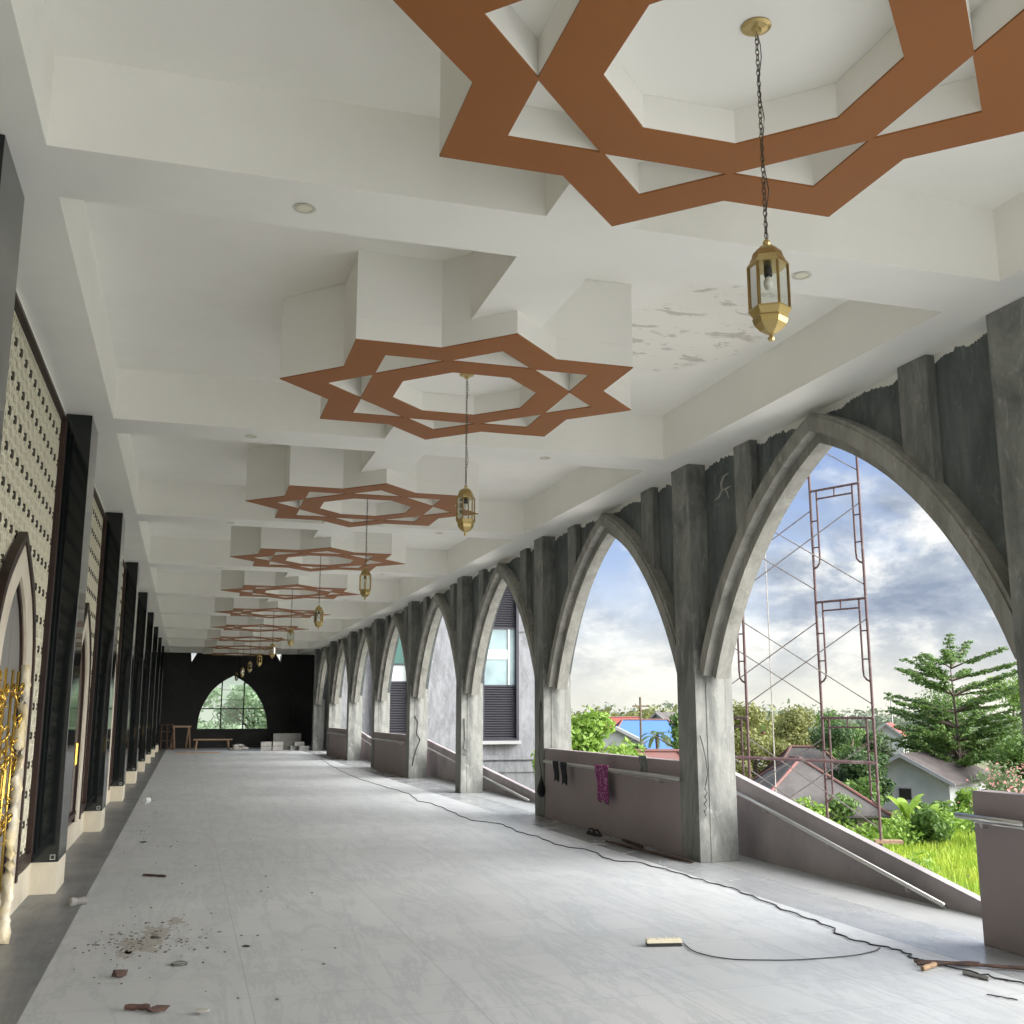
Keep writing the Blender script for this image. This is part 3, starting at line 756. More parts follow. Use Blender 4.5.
# left side debris
def chunk(name, x, y, sx, sy, sz, m, lab, cat, seed=0):
    random.seed(seed); bm = bmesh.new(); bmesh.ops.create_icosphere(bm, subdivisions=2 if cat == 'bag' else 1, radius=1); jit = .22 if cat == 'bag' else .42
    for v in bm.verts:
        q = 1 + random.uniform(-jit, jit); v.co = Vector((v.co.x * sx * q, v.co.y * sy * q, max(-.9, v.co.z) * sz * q + sz * .9))
    me = bpy.data.meshes.new(name); bm.to_mesh(me); bm.free(); me.materials.append(MATS[m])
    o = link(name, me); o.location = (x, y, 0); tag(o, lab, cat); return o
t = thing('paper_cup', 'crumpled greyish paper cup lying on the dark tile strip by the first pillar', 'cup', (-.78, 10.1, .03), .4)
m = MB(); m.tube([(-.07, 0, 0), (-.02, 0, 0), (.06, 0, .005)], [.045, .030, .034], 10); obj('cup_body', m, 'concrete_block', t)
m = MB(); m.tube([(-.075, 0, 0), (-.068, 0, 0)], .040, 12); obj('cup_rim', m, 'cement_bag', t)
t = thing('tin_can', 'small white tin lying on the floor beside the third black pillar', 'tin', (-.60, 20.8, .055), 1.2)
m = MB(); m.tube([(-.09, 0, 0), (.09, 0, 0)], .055, 14); obj('can_body', m, 'white_wall', t)
m = MB(); m.tube([(.088, 0, 0), (.094, 0, 0)], .057, 14); obj('can_lid', m, 'dull_steel', t)
rod('short_stick', (-.32, 11.66, .012), (-.10, 11.50, .012), .012, 'rust', 'thin dark stick alone on the marble near the tile strip', 'stick')
rod('short_stick', (-.23, 6.53, .018), (-.10, 6.50, .018), .016, 'rust', 'stubby rusty piece touching the crumpled brown scrap', 'scrap')
chunk('brown_scrap', -.06, 6.44, .055, .035, .022, 'rust', 'crumpled brown scrap among bits on the floor at the corridor start', 'scrap', 3)
chunk('white_scrap', .18, 6.34, .045, .03, .018, 'cement_bag', 'broken grey and white plaster scrap with dark middle on the marble', 'scrap', 4)
chunk('torn_leaf', -.30, 7.33, .04, .02, .03, 'rust', 'small upright torn brown leaf on the marble floor', 'leaf', 5)
chunk('dark_chip', .49, 7.99, .035, .012, .008, 'black_plastic', 'small black chip lying alone on the marble', 'chip', 6)
chunk('dark_chip', -.42, 14.6, .07, .05, .012, 'black_plastic', 'flat dark chip on the marble midway along the tile strip', 'chip', 7)
t = thing('clear_lid', 'clear plastic lid lying on the marble floor', 'lid', (.05, 7.57, 0))
m = MB(); m.lathe([(.04, .001), (.05, .002), (.052, .012), (.046, .016), (.03, .01)], k=20); obj('lid_rim', m, 'lantern_glass', t)
m = MB(); m.tube([(.045*math.cos(a), .045*math.sin(a), .012) for a in [i*PI/10 for i in range(21)]], .0025, 4, cap=False); obj('lid_edge', m, 'white_panel', t)
random.seed(11); m = MB()
for i in range(330):
    if i < 210: x, y = random.gauss(-.18, .20), random.gauss(8.4, .32)
    elif i < 270: x, y = random.gauss(-.45, .12), random.gauss(19, 2.5)
    else: x, y = random.uniform(-.5, 1.2), random.uniform(6.3, 16)
    s = random.uniform(.002, .008); m.cbox((x, y, s / 2), (s * random.uniform(1, 3), s * random.uniform(1, 3), s), Matrix.Rotation(random.uniform(0, 3), 3, 'Z'))
tag(obj('debris', m, 'dirt'), 'dark crumbs and grit scattered over the marble near the tile strip', 'debris', kind='stuff')
# thin film of spilt cement and soil: real low relief patches on the stone
random.seed(5); m = MB()
for cx, cy, r in ((-.22, 8.25, .20), (-.10, 8.75, .15), (-.30, 8.0, .09), (.02, 9.1, .10)):
    n = 22; pts = []
    for i in range(n):
        a = 2 * PI * i / n; q = r * random.uniform(.45, 1.2); pts.append((cx + q * math.cos(a) * .8, cy + q * math.sin(a) * 1.7))
    m.poly(pts, [], XYZ, 0, .0012)
tag(obj('dirt', m, 'dirt_film' if 'dirt_film' in MATS else 'concrete_block'), 'thin smudges of dried mud on marble and tile strip', 'dirt', kind='stuff')

# far end: sawhorse, bench, blocks, board, bags
t = thing('sawhorse', 'rough wooden sawhorse standing at the dark end wall', 'sawhorse', (-.15, 51.6, 0), .3)
m = MB().box((-.45, -.06, .98), (.45, .06, 1.06)); obj('beam', m, 'raw_wood', t)
for sx in (-.35, .35):
    for sy in (-1, 1):
        m = MB().tube([(sx, sy * .3, 0), (sx, sy * .05, 1.0)], .035, 4); obj('leg', m, 'raw_wood', t)
t = thing('wooden_ladder', 'reddish wooden trestle leaning by the last black pillar', 'trestle', (-.75, 51.2, 0), .1)
for sx in (-.28, 0, .25):
    m = MB().tube([(sx, -.2, 0), (sx * .9, .15, 1.15)], .035, 4); obj('leg', m, 'rust', t)
for z in (.4, .8, 1.1): m = MB().tube([(-.32, -.2 + .3 * z, z), (.3, -.2 + .3 * z, z)], .03, 4); obj('rung', m, 'rust', t)
t = thing('plank_bench', 'low plank bench standing below the pointed end window', 'bench', (1.25, 50.6, 0))
m = MB().box((-.85, -.15, .42), (.85, .15, .48)); obj('seat', m, 'raw_wood', t)
for sx in (-.75, .7): m = MB().tube([(sx, 0, 0), (sx * .93, 0, .43)], .05, 4); obj('leg', m, 'raw_wood', t)
for i, (x, y, z, a) in enumerate(((2.3, 49.8, 0, .3), (2.6, 50.2, 0, 1.1), (2.35, 50.0, .12, .8))):
    o = chunk('cement_bag', x, y, .30, .2, .08, 'cement_bag', ['slumped pale cement bag beside the plank bench', 'slumped pale cement bag next to the stacked blocks', 'pale cement bag lying on top of two others'][i], 'bag', 20 + i); o.location.z = z; o.rotation_euler.z = a
bl = None
for i, (x, y, z) in enumerate(((3.45, 48.4, 0), (3.95, 48.4, 0), (3.45, 48.4, .2), (3.95, 48.4, .2), (4.75, 48.9, 0), (5.1, 48.6, 0), (4.9, 48.8, .18))):
    if bl is None:
        m = MB().cbox((0, 0, .095), (.46, .22, .19)); bl = obj('concrete_block', m, 'concrete_block', bevel=.01)
        tag(bl, '', 'block', 'loose concrete blocks near the end wall')
        o = bl
    else:
        o = bl.copy(); COL.objects.link(o)
    o.location = (x, y, z); o.rotation_euler.z = .05 * i
    o['label'] = ['grey block, lower row, beside the cement bags', 'grey block, lower row, toward the arcade', 'grey block, upper row, beside the cement bags', 'grey block, upper row, toward the arcade', 'grey block under the leaning board', 'grey block beside the last arcade column', 'grey block lying on two scattered ones'][i]
m = MB().cbox((0, 0, .36), (1.25, .04, .72)); o = obj('leaning_board', m, 'concrete_block'); o.location = (4.5, 49.9, 0); o.rotation_euler = (-.12, 0, 0); tag(o, 'grey board standing upright behind the blocks at the end wall', 'board')
m = MB().box((-.9, -.12, 0), (.9, .12, .04)); o = obj('floor_plank', m, 'raw_wood'); o.location = (.55, 46.4, 0); tag(o, 'dark plank lying flat on the floor before the sawhorse', 'plank')

# ------------------------------------------------------------------ the building beyond the arcade
YF = 47.0
t = thing('grey_building', 'tall grey rendered building wing with louvred windows beyond the arches', 'building')
m = MB().box((6.20, YF, -5), (16.7, YF + 6, 12)); obj('facade_wall', m, 'facade_concrete', t)
m = MB()
m.box((6.2, YF - .12, -.45), (16.8, YF, -.25)); obj('ledge', m, 'facade_concrete', t)
m = MB().box((6.2, YF - .06, -1.0), (16.8, YF, -.55)); obj('ledge', m, 'facade_concrete', t)
m = MB().box((14.6, YF - .05, 5.35), (16.7, YF, 5.45)); obj('ledge', m, 'facade_concrete', t)
for (x0, x1, zs, nm) in ((12.9, 14.42, ((.5, 2.85, 'facade_louver'), (2.9, 5.45, 'pale_glass'), (5.5, 8.6, 'facade_louver')), 'a'), (8.25, 9.42, ((.75, 2.98, 'facade_louver'), (3.02, 3.75, 'white_panel'), (3.8, 8.4, 'green_glass')), 'b'), (17.5, 17.6, (), '')):
    if not zs: continue
    fr = MB(); fr.poly([(x0 - .12, zs[0][0] - .1), (x1 + .12, zs[0][0] - .1), (x1 + .12, zs[-1][1] + .1), (x0 - .12, zs[-1][1] + .1)], [[(x0, zs[0][0]), (x1, zs[0][0]), (x1, zs[-1][1]), (x0, zs[-1][1])]], XZY, YF - .35, YF - .01)
    fo = obj('window_frame', fr, 'facade_frame', t)
    sl = MB().box((x0 - .25, YF - .42, zs[0][0] - .25), (x1 + .2, YF - .01, zs[0][0] - .1)); obj('window_sill', sl, 'facade_sill', t)
    rb = MB().box((x0 - .42, YF - .38, zs[0][0] - .25), (x0 - .13, YF - .01, zs[-1][1] + .1)); obj('window_reveal', rb, 'facade_sill', t)
    for z0, z1, mm in zs:
        if 'louver' in mm:
            lv = MB(); z = z0
            while z < z1: lv.cbox(((x0 + x1) / 2, YF - .14, z + .05), (x1 - x0, .14, .02), Matrix.Rotation(.6, 3, 'X')); z += .11
            lv.box((x0, YF - .06, z0), (x1, YF - .02, z1)); obj('louver_panel', lv, mm, fo)
        else:
            g = MB().box((x0, YF - .12, z0), (x1, YF - .08, z1)); obj('pane', g, mm, fo)
            if mm == 'pale_glass':
                g = MB().box((x1 - .36, YF - .18, z0), (x1 - .28, YF - .08, z1)); g.box((x0, YF - .16, z0 + 1.15), (x1 - .3, YF - .1, z0 + 1.6)); obj('blind', g, 'white_panel', fo)
    m = MB().box((x0 - .1, YF - .13, zs[1][0] - .06), (x1 + .1, YF - .03, zs[1][0])); m.box((x0, YF - .2, zs[2][0] - .06), (x1, YF - .03, zs[2][0])); obj('transom', m, 'facade_frame', fo)

# ------------------------------------------------------------------ scaffolding
def make_frame(label):
    """a steel door frame 0.82 wide, 1.7 high, in its own XZ plane, foot at z=0"""
    t = thing('scaffold_frame', label, 'scaffold frame', (0, 0, 0), 0, 'frames of the steel scaffolding tower')
    W, H = .82, 1.68
    for s in (0, W):
        m = MB().tube([(s, 0, 0), (s, 0, H + .02)], .020, 8); obj('leg', m, 'scaffold_paint', t)
    m = MB().tube([(0, 0, H - .04), (W, 0, H - .04)], .018, 8); obj('top_bar', m, 'scaffold_paint', t)
    m = MB().tube([(.11, 0, H - .17), (W - .11, 0, H - .17)], .014, 6); m.tube([(W/2, 0, H - .17), (W/2, 0, H - .04)], .012, 6); obj('inner_bar', m, 'scaffold_paint', t)
    for s, d in ((0, 1), (W, -1)):
        m = MB().tube([(s + d*.11, 0, H - .04), (s + d*.11, 0, .62), (s + d*.10, 0, .54), (s + d*.06, 0, .49), (s, 0, .46)], .015, 7)
        for z in (.78, 1.18): m.tube([(s, 0, z), (s + d*.11, 0, z)], .011, 6)
        obj('side_ladder', m, 'scaffold_paint', t)
    return t
A = Vector((9.19, 12.86)); B = Vector((8.86, 13.61)); ang = math.atan2(B.y - A.y, B.x - A.x)
A2_ = Vector((7.86, 13.93)); 
perp = (Vector((7.83, 13.95)) - B)
zlev = [4.94, 3.26, 1.58, -.10, -1.78, -3.46, -5.14]
zn = ['topmost', 'second from top', 'third from top', 'fourth from top', 'fifth from top', 'sixth from top', 'lowest']
fr0 = None
C_ = Vector((8.05, 12.75)); 
side = [(A, 'on the side nearer the field'), (Vector((7.83, 13.95)) + (A - B) * .0, 'on the side nearer the concrete column')]
for si, (base, wl) in enumerate(side):
    for zi, z in enumerate(zlev):
        if si == 1 and zi <= 1: continue
        lab = f'rusty steel scaffold frame, {zn[zi]}, {wl}'
        if fr0 is None: fr0 = make_frame(lab); fr0.location = (base.x, base.y, z); fr0.rotation_euler = (0, 0, ang)
        else: dup(fr0, (base.x, base.y, z), ang, lab)
m = MB().box((-.18, -.09, 0), (.18, .09, .04)); o = obj('foot_board', m, 'raw_wood'); o.location = (A.x + .12, A.y, -.14); o.rotation_euler = (0, 0, -.5); tag(o, 'short wooden board at the foot of the scaffold leg above the parapet', 'board')
def brace(p, q, lab, r=.009, m='brace_metal'):
    mb = MB().tube([p, q], r, 6); o = obj('cross_brace', mb, m); tag(o, lab, 'brace', 'cross braces of the scaffolding')
L1_ = (A.x, A.y); L2_ = (B.x, B.y); M1 = (7.83, 13.95); M2 = (7.83 + (B - A).x, 13.95 + (B - A).y)
n = 0
for zi, z in enumerate(zlev[:5]):
    for (p, q, w_) in ((L1_, M1, 'outer face'), (L2_, M2, 'inner face')):
        if zi == 0 and 0: continue
        brace((*p, z + 1.35), (*q, z + .15), f'thin steel brace falling toward the column, {w_}, {zn[zi]} level')
        brace((*p, z + .15), (*q, z + 1.35), f'thin steel brace rising toward the column, {w_}, {zn[zi]} level')
m = MB().tube([(*L1_, .93), (7.2, 14.2, 1.0)], .024, 8); tag(obj('ledger_pipe', m, 'scaffold_paint'), 'level reddish pipe tied across the scaffold at parapet height', 'pipe')
m = MB().tube([(8.65, 14.64, 7.0), (8.66, 14.64, 3), (8.65, 14.65, -4.9)], .010, 5); tag(obj('hanging_rope', m, 'cement_bag'), 'pale rope hanging straight down behind the scaffolding', 'rope')

# ------------------------------------------------------------------ ground and vegetation
GZ = -5.0
m = MB(); n = 30
for i in range(n + 1):
    for j in range(n + 1):
        x = -60 + 460 * i / n; y = -60 + 560 * j / n; r = math.hypot(x, y)
        z = GZ
        m.v.append((x, y, z))
for i in range(n):
    for j in range(n):
        a = i * (n + 1) + j; m.f.append((a, a + n + 1, a + n + 2, a + 1))
struct('ground', m, 'grass_green')

def leaves_mesh(name, blobs, n, size, m, seed=1, asp=.5, up=.0, drop=0):
    """foliage: real leaves scattered through ellipsoid clumps (shell biased)"""
    rnd = random.Random(seed); mb = MB(); tot = sum(b[3]*b[4] + b[4]*b[5] + b[3]*b[5] for b in blobs)
    for (cx, cy, cz, rx, ry, rz) in blobs:
        k = int(n * (rx*ry + ry*rz + rx*rz) / tot)
        for _ in range(k):
            while True:
                v = Vector((rnd.gauss(0, 1), rnd.gauss(0, 1), rnd.gauss(0, 1)))
                if v.length > .01: break
            v.normalize(); q = rnd.uniform(.55, 1.08) if rnd.random() < .8 else rnd.uniform(.1, .6)
            q *= 1 + .13 * math.sin(v.x * 7 + cx * 3) * math.cos(v.z * 6 + cy)
            p = Vector((cx + v.x * rx * q, cy + v.y * ry * q, cz + v.z * rz * q))
            a = Vector((rnd.gauss(0, 1), rnd.gauss(0, 1), rnd.gauss(0, .6))).normalized(); nrm = (v + Vector((rnd.gauss(0, .7), rnd.gauss(0, .7), rnd.gauss(0, .5) + up))).normalized()
            b_ = nrm.cross(a)
            if b_.length < .05: continue
            b_.normalize(); a = b_.cross(nrm); s = size * rnd.uniform(.6, 1.35); i0 = len(mb.v)
            mb.v += [tuple(p - a * s), tuple(p + b_ * s * asp), tuple(p + a * s), tuple(p - b_ * s * asp)]
            mb.f.append((i0, i0+1, i0+2, i0+3))
    return mb.mesh(name, m, fix=False)
def trunk_mesh(h, r, limbs, seed=1):
    rnd = random.Random(seed); mb = MB()
    mb.tube([(0, 0, 0), (.03*h, 0, h*.35), (-.02*h, .02*h, h*.7), (0, 0, h)], [r, r*.8, r*.5, r*.15], 7)
    for _ in range(limbs):
        z = h * rnd.uniform(.35, .85); a = rnd.uniform(0, 6.28); l = h * rnd.uniform(.2, .38)
        mb.tube([(0, 0, z), (l*.6*math.cos(a), l*.6*math.sin(a), z + l*.35), (l*math.cos(a), l*math.sin(a), z + l*.6)], [r*.4, r*.25, r*.08], 5)
    return mb
def blobs_round(h, w, seed, n=9, z0=.35):
    rnd = random.Random(seed); out = []
    for i in range(n):
        a = rnd.uniform(0, 6.28); rr = w * rnd.uniform(.1, .62); z = h * rnd.uniform(z0, .88); s = w * rnd.uniform(.30, .5)
        out.append((rr*math.cos(a), rr*math.sin(a), z, s, s, s * .75))
    return out
PROTO = {}
def tree(kind, x, y, h, w, m, lab, seed, cat='tree', n=2600, leaf=.16, z0=.35, name=None, rz=0., zb=GZ, flowers=False):
    t = thing(name or kind, lab, cat, (x, y, zb), rz)
    bl = blobs_round(h, w, seed, 10, z0)
    o = link('foliage', leaves_mesh('foliage', bl, n, leaf, m, seed), t)
    if cat == 'tree' or cat == 'palm': obj('trunk', trunk_mesh(h * .82, max(.07, h * .022), 6, seed), 'bark', t)
    else: obj('stem', trunk_mesh(h * .6, .05, 4, seed), 'bark', t)
    return t
# trees that show over the parapet with clothes
tree('broadleaf_tree', 15.7, 42.4, 7.3, 2.3, 'leaf_bright', 'bushy bright green tree beside the building corner', 1, n=12000, leaf=.12, z0=.15)
tree('broadleaf_tree', 17.3, 40.8, 5.5, 2.0, 'leaf_bright', 'lower bright green tree just before the bushy one', 21, n=4500, leaf=.11, z0=.15)
tree('broadleaf_tree', 27.6, 64.3, 6.1, 1.0, 'leaf_dark', 'narrow dark green tree standing before the blue roof', 2, n=2400, leaf=.14, z0=.2)
tree('broadleaf_tree', 26.4, 54.3, 7.1, 1.5, 'leaf_mid', 'mid green tree by the column, beside the blue roof', 3, n=3500, leaf=.14, z0=.2)
tree('small_tree', 21.0, 52.0, 4.6, 1.3, 'leaf_bright', 'small light green tree growing before the white house wall', 4, n=2200, leaf=.13, z0=.2)
tree('small_tree', 22.6, 49.0, 4.3, 1.3, 'leaf_bright', 'small yellowish green tree above the low pink roof', 41, n=1800, leaf=.12, z0=.2)
def palm(x, y, h, lab, seed, r=1.3):
    rnd = random.Random(seed); t = thing('palm_tree', lab, 'palm', (x, y, GZ))
    m = MB().tube([(0, 0, 0), (.1, 0, h*.5), (0, 0, h)], [.12, .09, .08], 7); obj('trunk', m, 'bark', t)
    for i in range(12):
        a = rnd.uniform(0, 6.28); el = rnd.uniform(.2, 1.2); m = MB(); pts = []
        for q in range(7):
            s = q / 6; pts.append(Vector((math.cos(a)*r*s*math.cos(el*(1-s)), math.sin(a)*r*s*math.cos(el*(1-s)), h + r*(math.sin(el)*s - .8*s*s))))
        side_ = Vector((-math.sin(a), math.cos(a), 0))
        for q in range(6):
            w = .14 * math.sin(PI * (q + 1) / 8); i0 = len(m.v)
            m.v += [tuple(pts[q] - side_*w), tuple(pts[q+1] - side_*w*.9), tuple(pts[q+1]), tuple(pts[q+1] + side_*w*.9 + Vector((0,0,-.05))), tuple(pts[q] + side_*w), tuple(pts[q])]
            m.f += [(i0, i0+1, i0+2, i0+5), (i0+5, i0+2, i0+3, i0+4)]
        o = link('frond', m.mesh('frond', 'leaf_grey', False), t)
palm(25.8, 56.4, 5.3, 'palm with drooping fronds before the blue roof', 4)
# trees seen past the scaffolding
for i, (x, y, h, w, mm, lab) in enumerate((
    (33.0, 62.5, 7.1, 3.0, 'leaf_olive', 'olive green tree rising behind the grey-roofed house, beside the column'),
    (36.4, 64.0, 7.4, 2.9, 'leaf_olive', 'tall olive green tree rising behind the middle of the scaffolding'),
    (41.5, 68.5, 7.7, 3.2, 'leaf_olive', 'yellowish green tree behind the ribbed roof'),
    (44.8, 67.6, 7.2, 3.0, 'leaf_mid', 'mid green rounded tree behind the outer scaffold legs'),
    (39.6, 57.8, 6.5, 2.5, 'leaf_dark', 'dark green dense tree standing beyond the grass field'),
    (41.6, 58.9, 5.9, 1.7, 'leaf_dark', 'dark green tree between the dense one and the white house'),
    (48.5, 68.5, 6.4, 2.4, 'leaf_grey', 'greyish green tree just behind the gable of the white house'),
    (58.5, 72.5, 8.5, 4.2, 'leaf_mid', 'broad mid green tree under the layered tree'),
    (55.0, 60.5, 6.6, 3.2, 'leaf_mid', 'mid green tree behind the white house roof'),
    (66.0, 73.0, 10.5, 4.3, 'leaf_bright', 'light green feathery tree beyond the layered tree'),
    (39.0, 69.5, 6.8, 2.6, 'leaf_mid', 'mid green tree far behind the grey-roofed house'),
    (54.0, 78.0, 7.0, 3.4, 'leaf_grey', 'pale green tree far behind the white house'))):
    tree('broadleaf_tree', x, y, h, w, mm, lab, 50 + i, n=9000, leaf=.125, z0=.15)
# layered tree: horizontal tiers of foliage on long branches
t = thing('layered_tree', 'tall tree with layered horizontal branches above the white house', 'tree', (54.2, 66.0, GZ))
rnd = random.Random(9); blobs = []; tr = MB(); H = 11.4
tr.tube([(0, 0, 0), (.1, 0, H*.5), (-.1, 0, H*.88)], [.20, .12, .03], 7)
for z, r, nb in ((2.6, 4.6, 13), (3.6, 5.0, 13), (4.6, 5.3, 12), (5.6, 5.6, 11), (6.7, 5.7, 9), (7.9, 5.4, 8), (9.0, 5.0, 7), (9.9, 4.4, 5)):
    for i in range(nb):
        a = rnd.uniform(0, 6.28); L = r * rnd.uniform(.65, 1.05); rise = rnd.uniform(.3, 2.2)
        tip = Vector((L*math.cos(a), L*math.sin(a), z + rise)); st = Vector((0, 0, z))
        tr.tube([st, st.lerp(tip, .5) + Vector((0, 0, .15)), tip], [.07, .045, .015], 5)
        for q in range(7):
            s = .30 + .70 * q / 6; p = st.lerp(tip, s); w = .62 * (1 - .35 * s)
            blobs.append((p.x + rnd.uniform(-.15, .15), p.y + rnd.uniform(-.15, .15), p.z + .06, w, w, .13))
link('foliage', leaves_mesh('foliage', blobs, 34000, .12, 'leaf_mid', 8, up=1.2), t); obj('trunk', tr, 'bark', t)
# bushes nearer the field
for i, (x, y, h, w, mm, lab, nm) in enumerate((
    (38.9, 44.8, 2.6, 1.9, 'leaf_grey', 'greyish shrub with pink blossom beside the white house', 'flowering_shrub'),
    (26.4, 29.2, 5.2, 1.75, 'leaf_grey', 'tall greyish shrub with pink blossom rising over the parapet end', 'flowering_shrub'),
    (36.5, 52.5, 3.0, 1.5, 'leaf_mid', 'rounded green shrub at the far edge of the grass field', 'green_shrub'),
    (33.0, 50.5, 3.0, 1.8, 'leaf_mid', 'green shrub between the grey-roofed house and the field', 'green_shrub'),
    (42.6, 54.8, 1.7, 1.3, 'leaf_mid', 'green shrub covering the foot of the white house wall', 'green_shrub'),
    (45.0, 54.0, 2.2, 1.5, 'leaf_bright', 'low light green shrub before the white house', 'green_shrub'),
    (29.5, 46.5, 2.4, 1.7, 'leaf_bright', 'light green shrub below the grey roof', 'green_shrub'),
    (36.0, 46.5, 1.9, 1.5, 'leaf_mid', 'low green shrub along the edge of the grass field', 'green_shrub'))):
    tt = tree(nm, x, y, h, w, mm, lab, 80 + i, cat='shrub', n=2600, leaf=.09 if i < 2 else .13, z0=.12)
    if i < 2: link('blossom', leaves_mesh('blossom', [(0, 0, h*.84, w*.8, w*.8, h*.14)], 240, .07, 'petal_pink', 3), tt)
# banana plants
def banana(x, y, h, lab, seed):
    rnd = random.Random(seed); t = thing('banana_plant', lab, 'plant', (x, y, GZ))
    m = MB().tube([(0, 0, 0), (0, 0, h*.5)], [.12, .08], 7); obj('stem', m, 'leaf_banana', t)
    for i in range(7):
        a = i * .95 + rnd.uniform(0, .4); m = MB(); L = h * rnd.uniform(.55, .8); sd = Vector((-math.sin(a), math.cos(a), 0)); pts = []
        for q in range(7):
            s = q / 6; pts.append(Vector((math.cos(a)*L*.55*s, math.sin(a)*L*.55*s, h*.42 + L*(1.1*s - .55*s*s))))
        for q in range(6):
            w = .26 * math.sin(PI * (q + .8) / 7.2); w2 = .26 * math.sin(PI * (q + 1.8) / 7.8); i0 = len(m.v)
            m.v += [tuple(pts[q] - sd*w), tuple(pts[q+1] - sd*w2), tuple(pts[q+1] + sd*w2), tuple(pts[q] + sd*w)]; m.f.append((i0, i0+1, i0+2, i0+3))
        link('leaf', m.mesh('leaf', 'leaf_banana', False), t)
banana(36.4, 48.6, 2.9, 'banana plant with broad light leaves at the field edge, taller one', 1)
banana(38.6, 49.6, 2.1, 'smaller banana plant beside the taller one, before the white house', 2)
# undergrowth and grass
rnd = random.Random(31); bl = []
for i in range(120):
    s = rnd.random(); bx = 27 + 26 * s + rnd.uniform(-2, 2); by = 46.5 + 10 * s + rnd.uniform(-3.0, 3.0); w = rnd.uniform(.5, 1.1)
    bl.append((bx, by, GZ + w*.5, w, w, w*.8))
for i in range(60):
    bx = rnd.uniform(18, 30); by = rnd.uniform(38, 58); w = rnd.uniform(.5, 1.0); bl.append((bx, by, GZ + w*.4, w, w, w*.7))
tag(link('undergrowth', leaves_mesh('undergrowth', bl, 22000, .13, 'leaf_bright', 6)), 'tangled green undergrowth along the far side of the grass field', 'undergrowth', kind='stuff')
mb = MB()
for i in range(26000):
    s = rnd.random(); x = rnd.uniform(20, 46); y = rnd.uniform(26, 52)
    if x / y < .58 or x / y > 1.0: continue
    h = rnd.uniform(.25, .6); a = rnd.uniform(0, 3.14); dx, dy = math.cos(a)*.05, math.sin(a)*.05; lx, ly = rnd.uniform(-.2, .2), rnd.uniform(-.2, .2); i0 = len(mb.v)
    mb.v += [(x-dx, y-dy, GZ), (x+dx, y+dy, GZ), (x+lx, y+ly, GZ+h)]; mb.f.append((i0, i0+1, i0+2))
tag(link('grass', mb.mesh('grass', 'grass_blade', False)), 'bright yellow-green tall grass filling the field below the ramp', 'grass', kind='stuff')
# far treeline
bl = []
for i in range(260):
    a = math.radians(rnd.uniform(8, 68)); d = rnd.uniform(195, 265); w = rnd.uniform(4, 7)
    bl.append((d*math.sin(a), d*math.cos(a), GZ + w*.62 + rnd.uniform(-.5, 1.2), w, w, w*.55))
tag(link('treeline', leaves_mesh('treeline', bl, 42000, .6, 'leaf_far', 12)), 'hazy green treeline along the horizon behind all houses', 'treeline', kind='stuff')
bl = []
for i in range(40):
    a = math.radians(rnd.uniform(18, 30)); d = rnd.uniform(160, 185); w = rnd.uniform(3, 5)
    bl.append((d*math.sin(a), d*math.cos(a), GZ + w*.7 + 1.0, w, w, w*.7))
tag(link('hill_woods', leaves_mesh('hill_woods', bl, 9000, .6, 'leaf_olive', 13)), 'olive green wooded rise behind the red roofs', 'woods', kind='stuff')
# trees behind the end window
for i, (x, y, h, w, mm, lab) in enumerate(((.5, 62, 9.5, 2.6, 'leaf_pale', 'light green tree outside the end window, toward the lattice side'), (3.9, 64, 9.0, 2.6, 'leaf_pale', 'pale green tree outside the end window, toward the arcade side'), (2.0, 70, 7.5, 2.4, 'leaf_pale', 'small green tree outside the middle of the end window'))):
    tree('garden_tree', x, y, h, w, mm, lab, 120 + i, n=3600, leaf=.16, z0=.3)

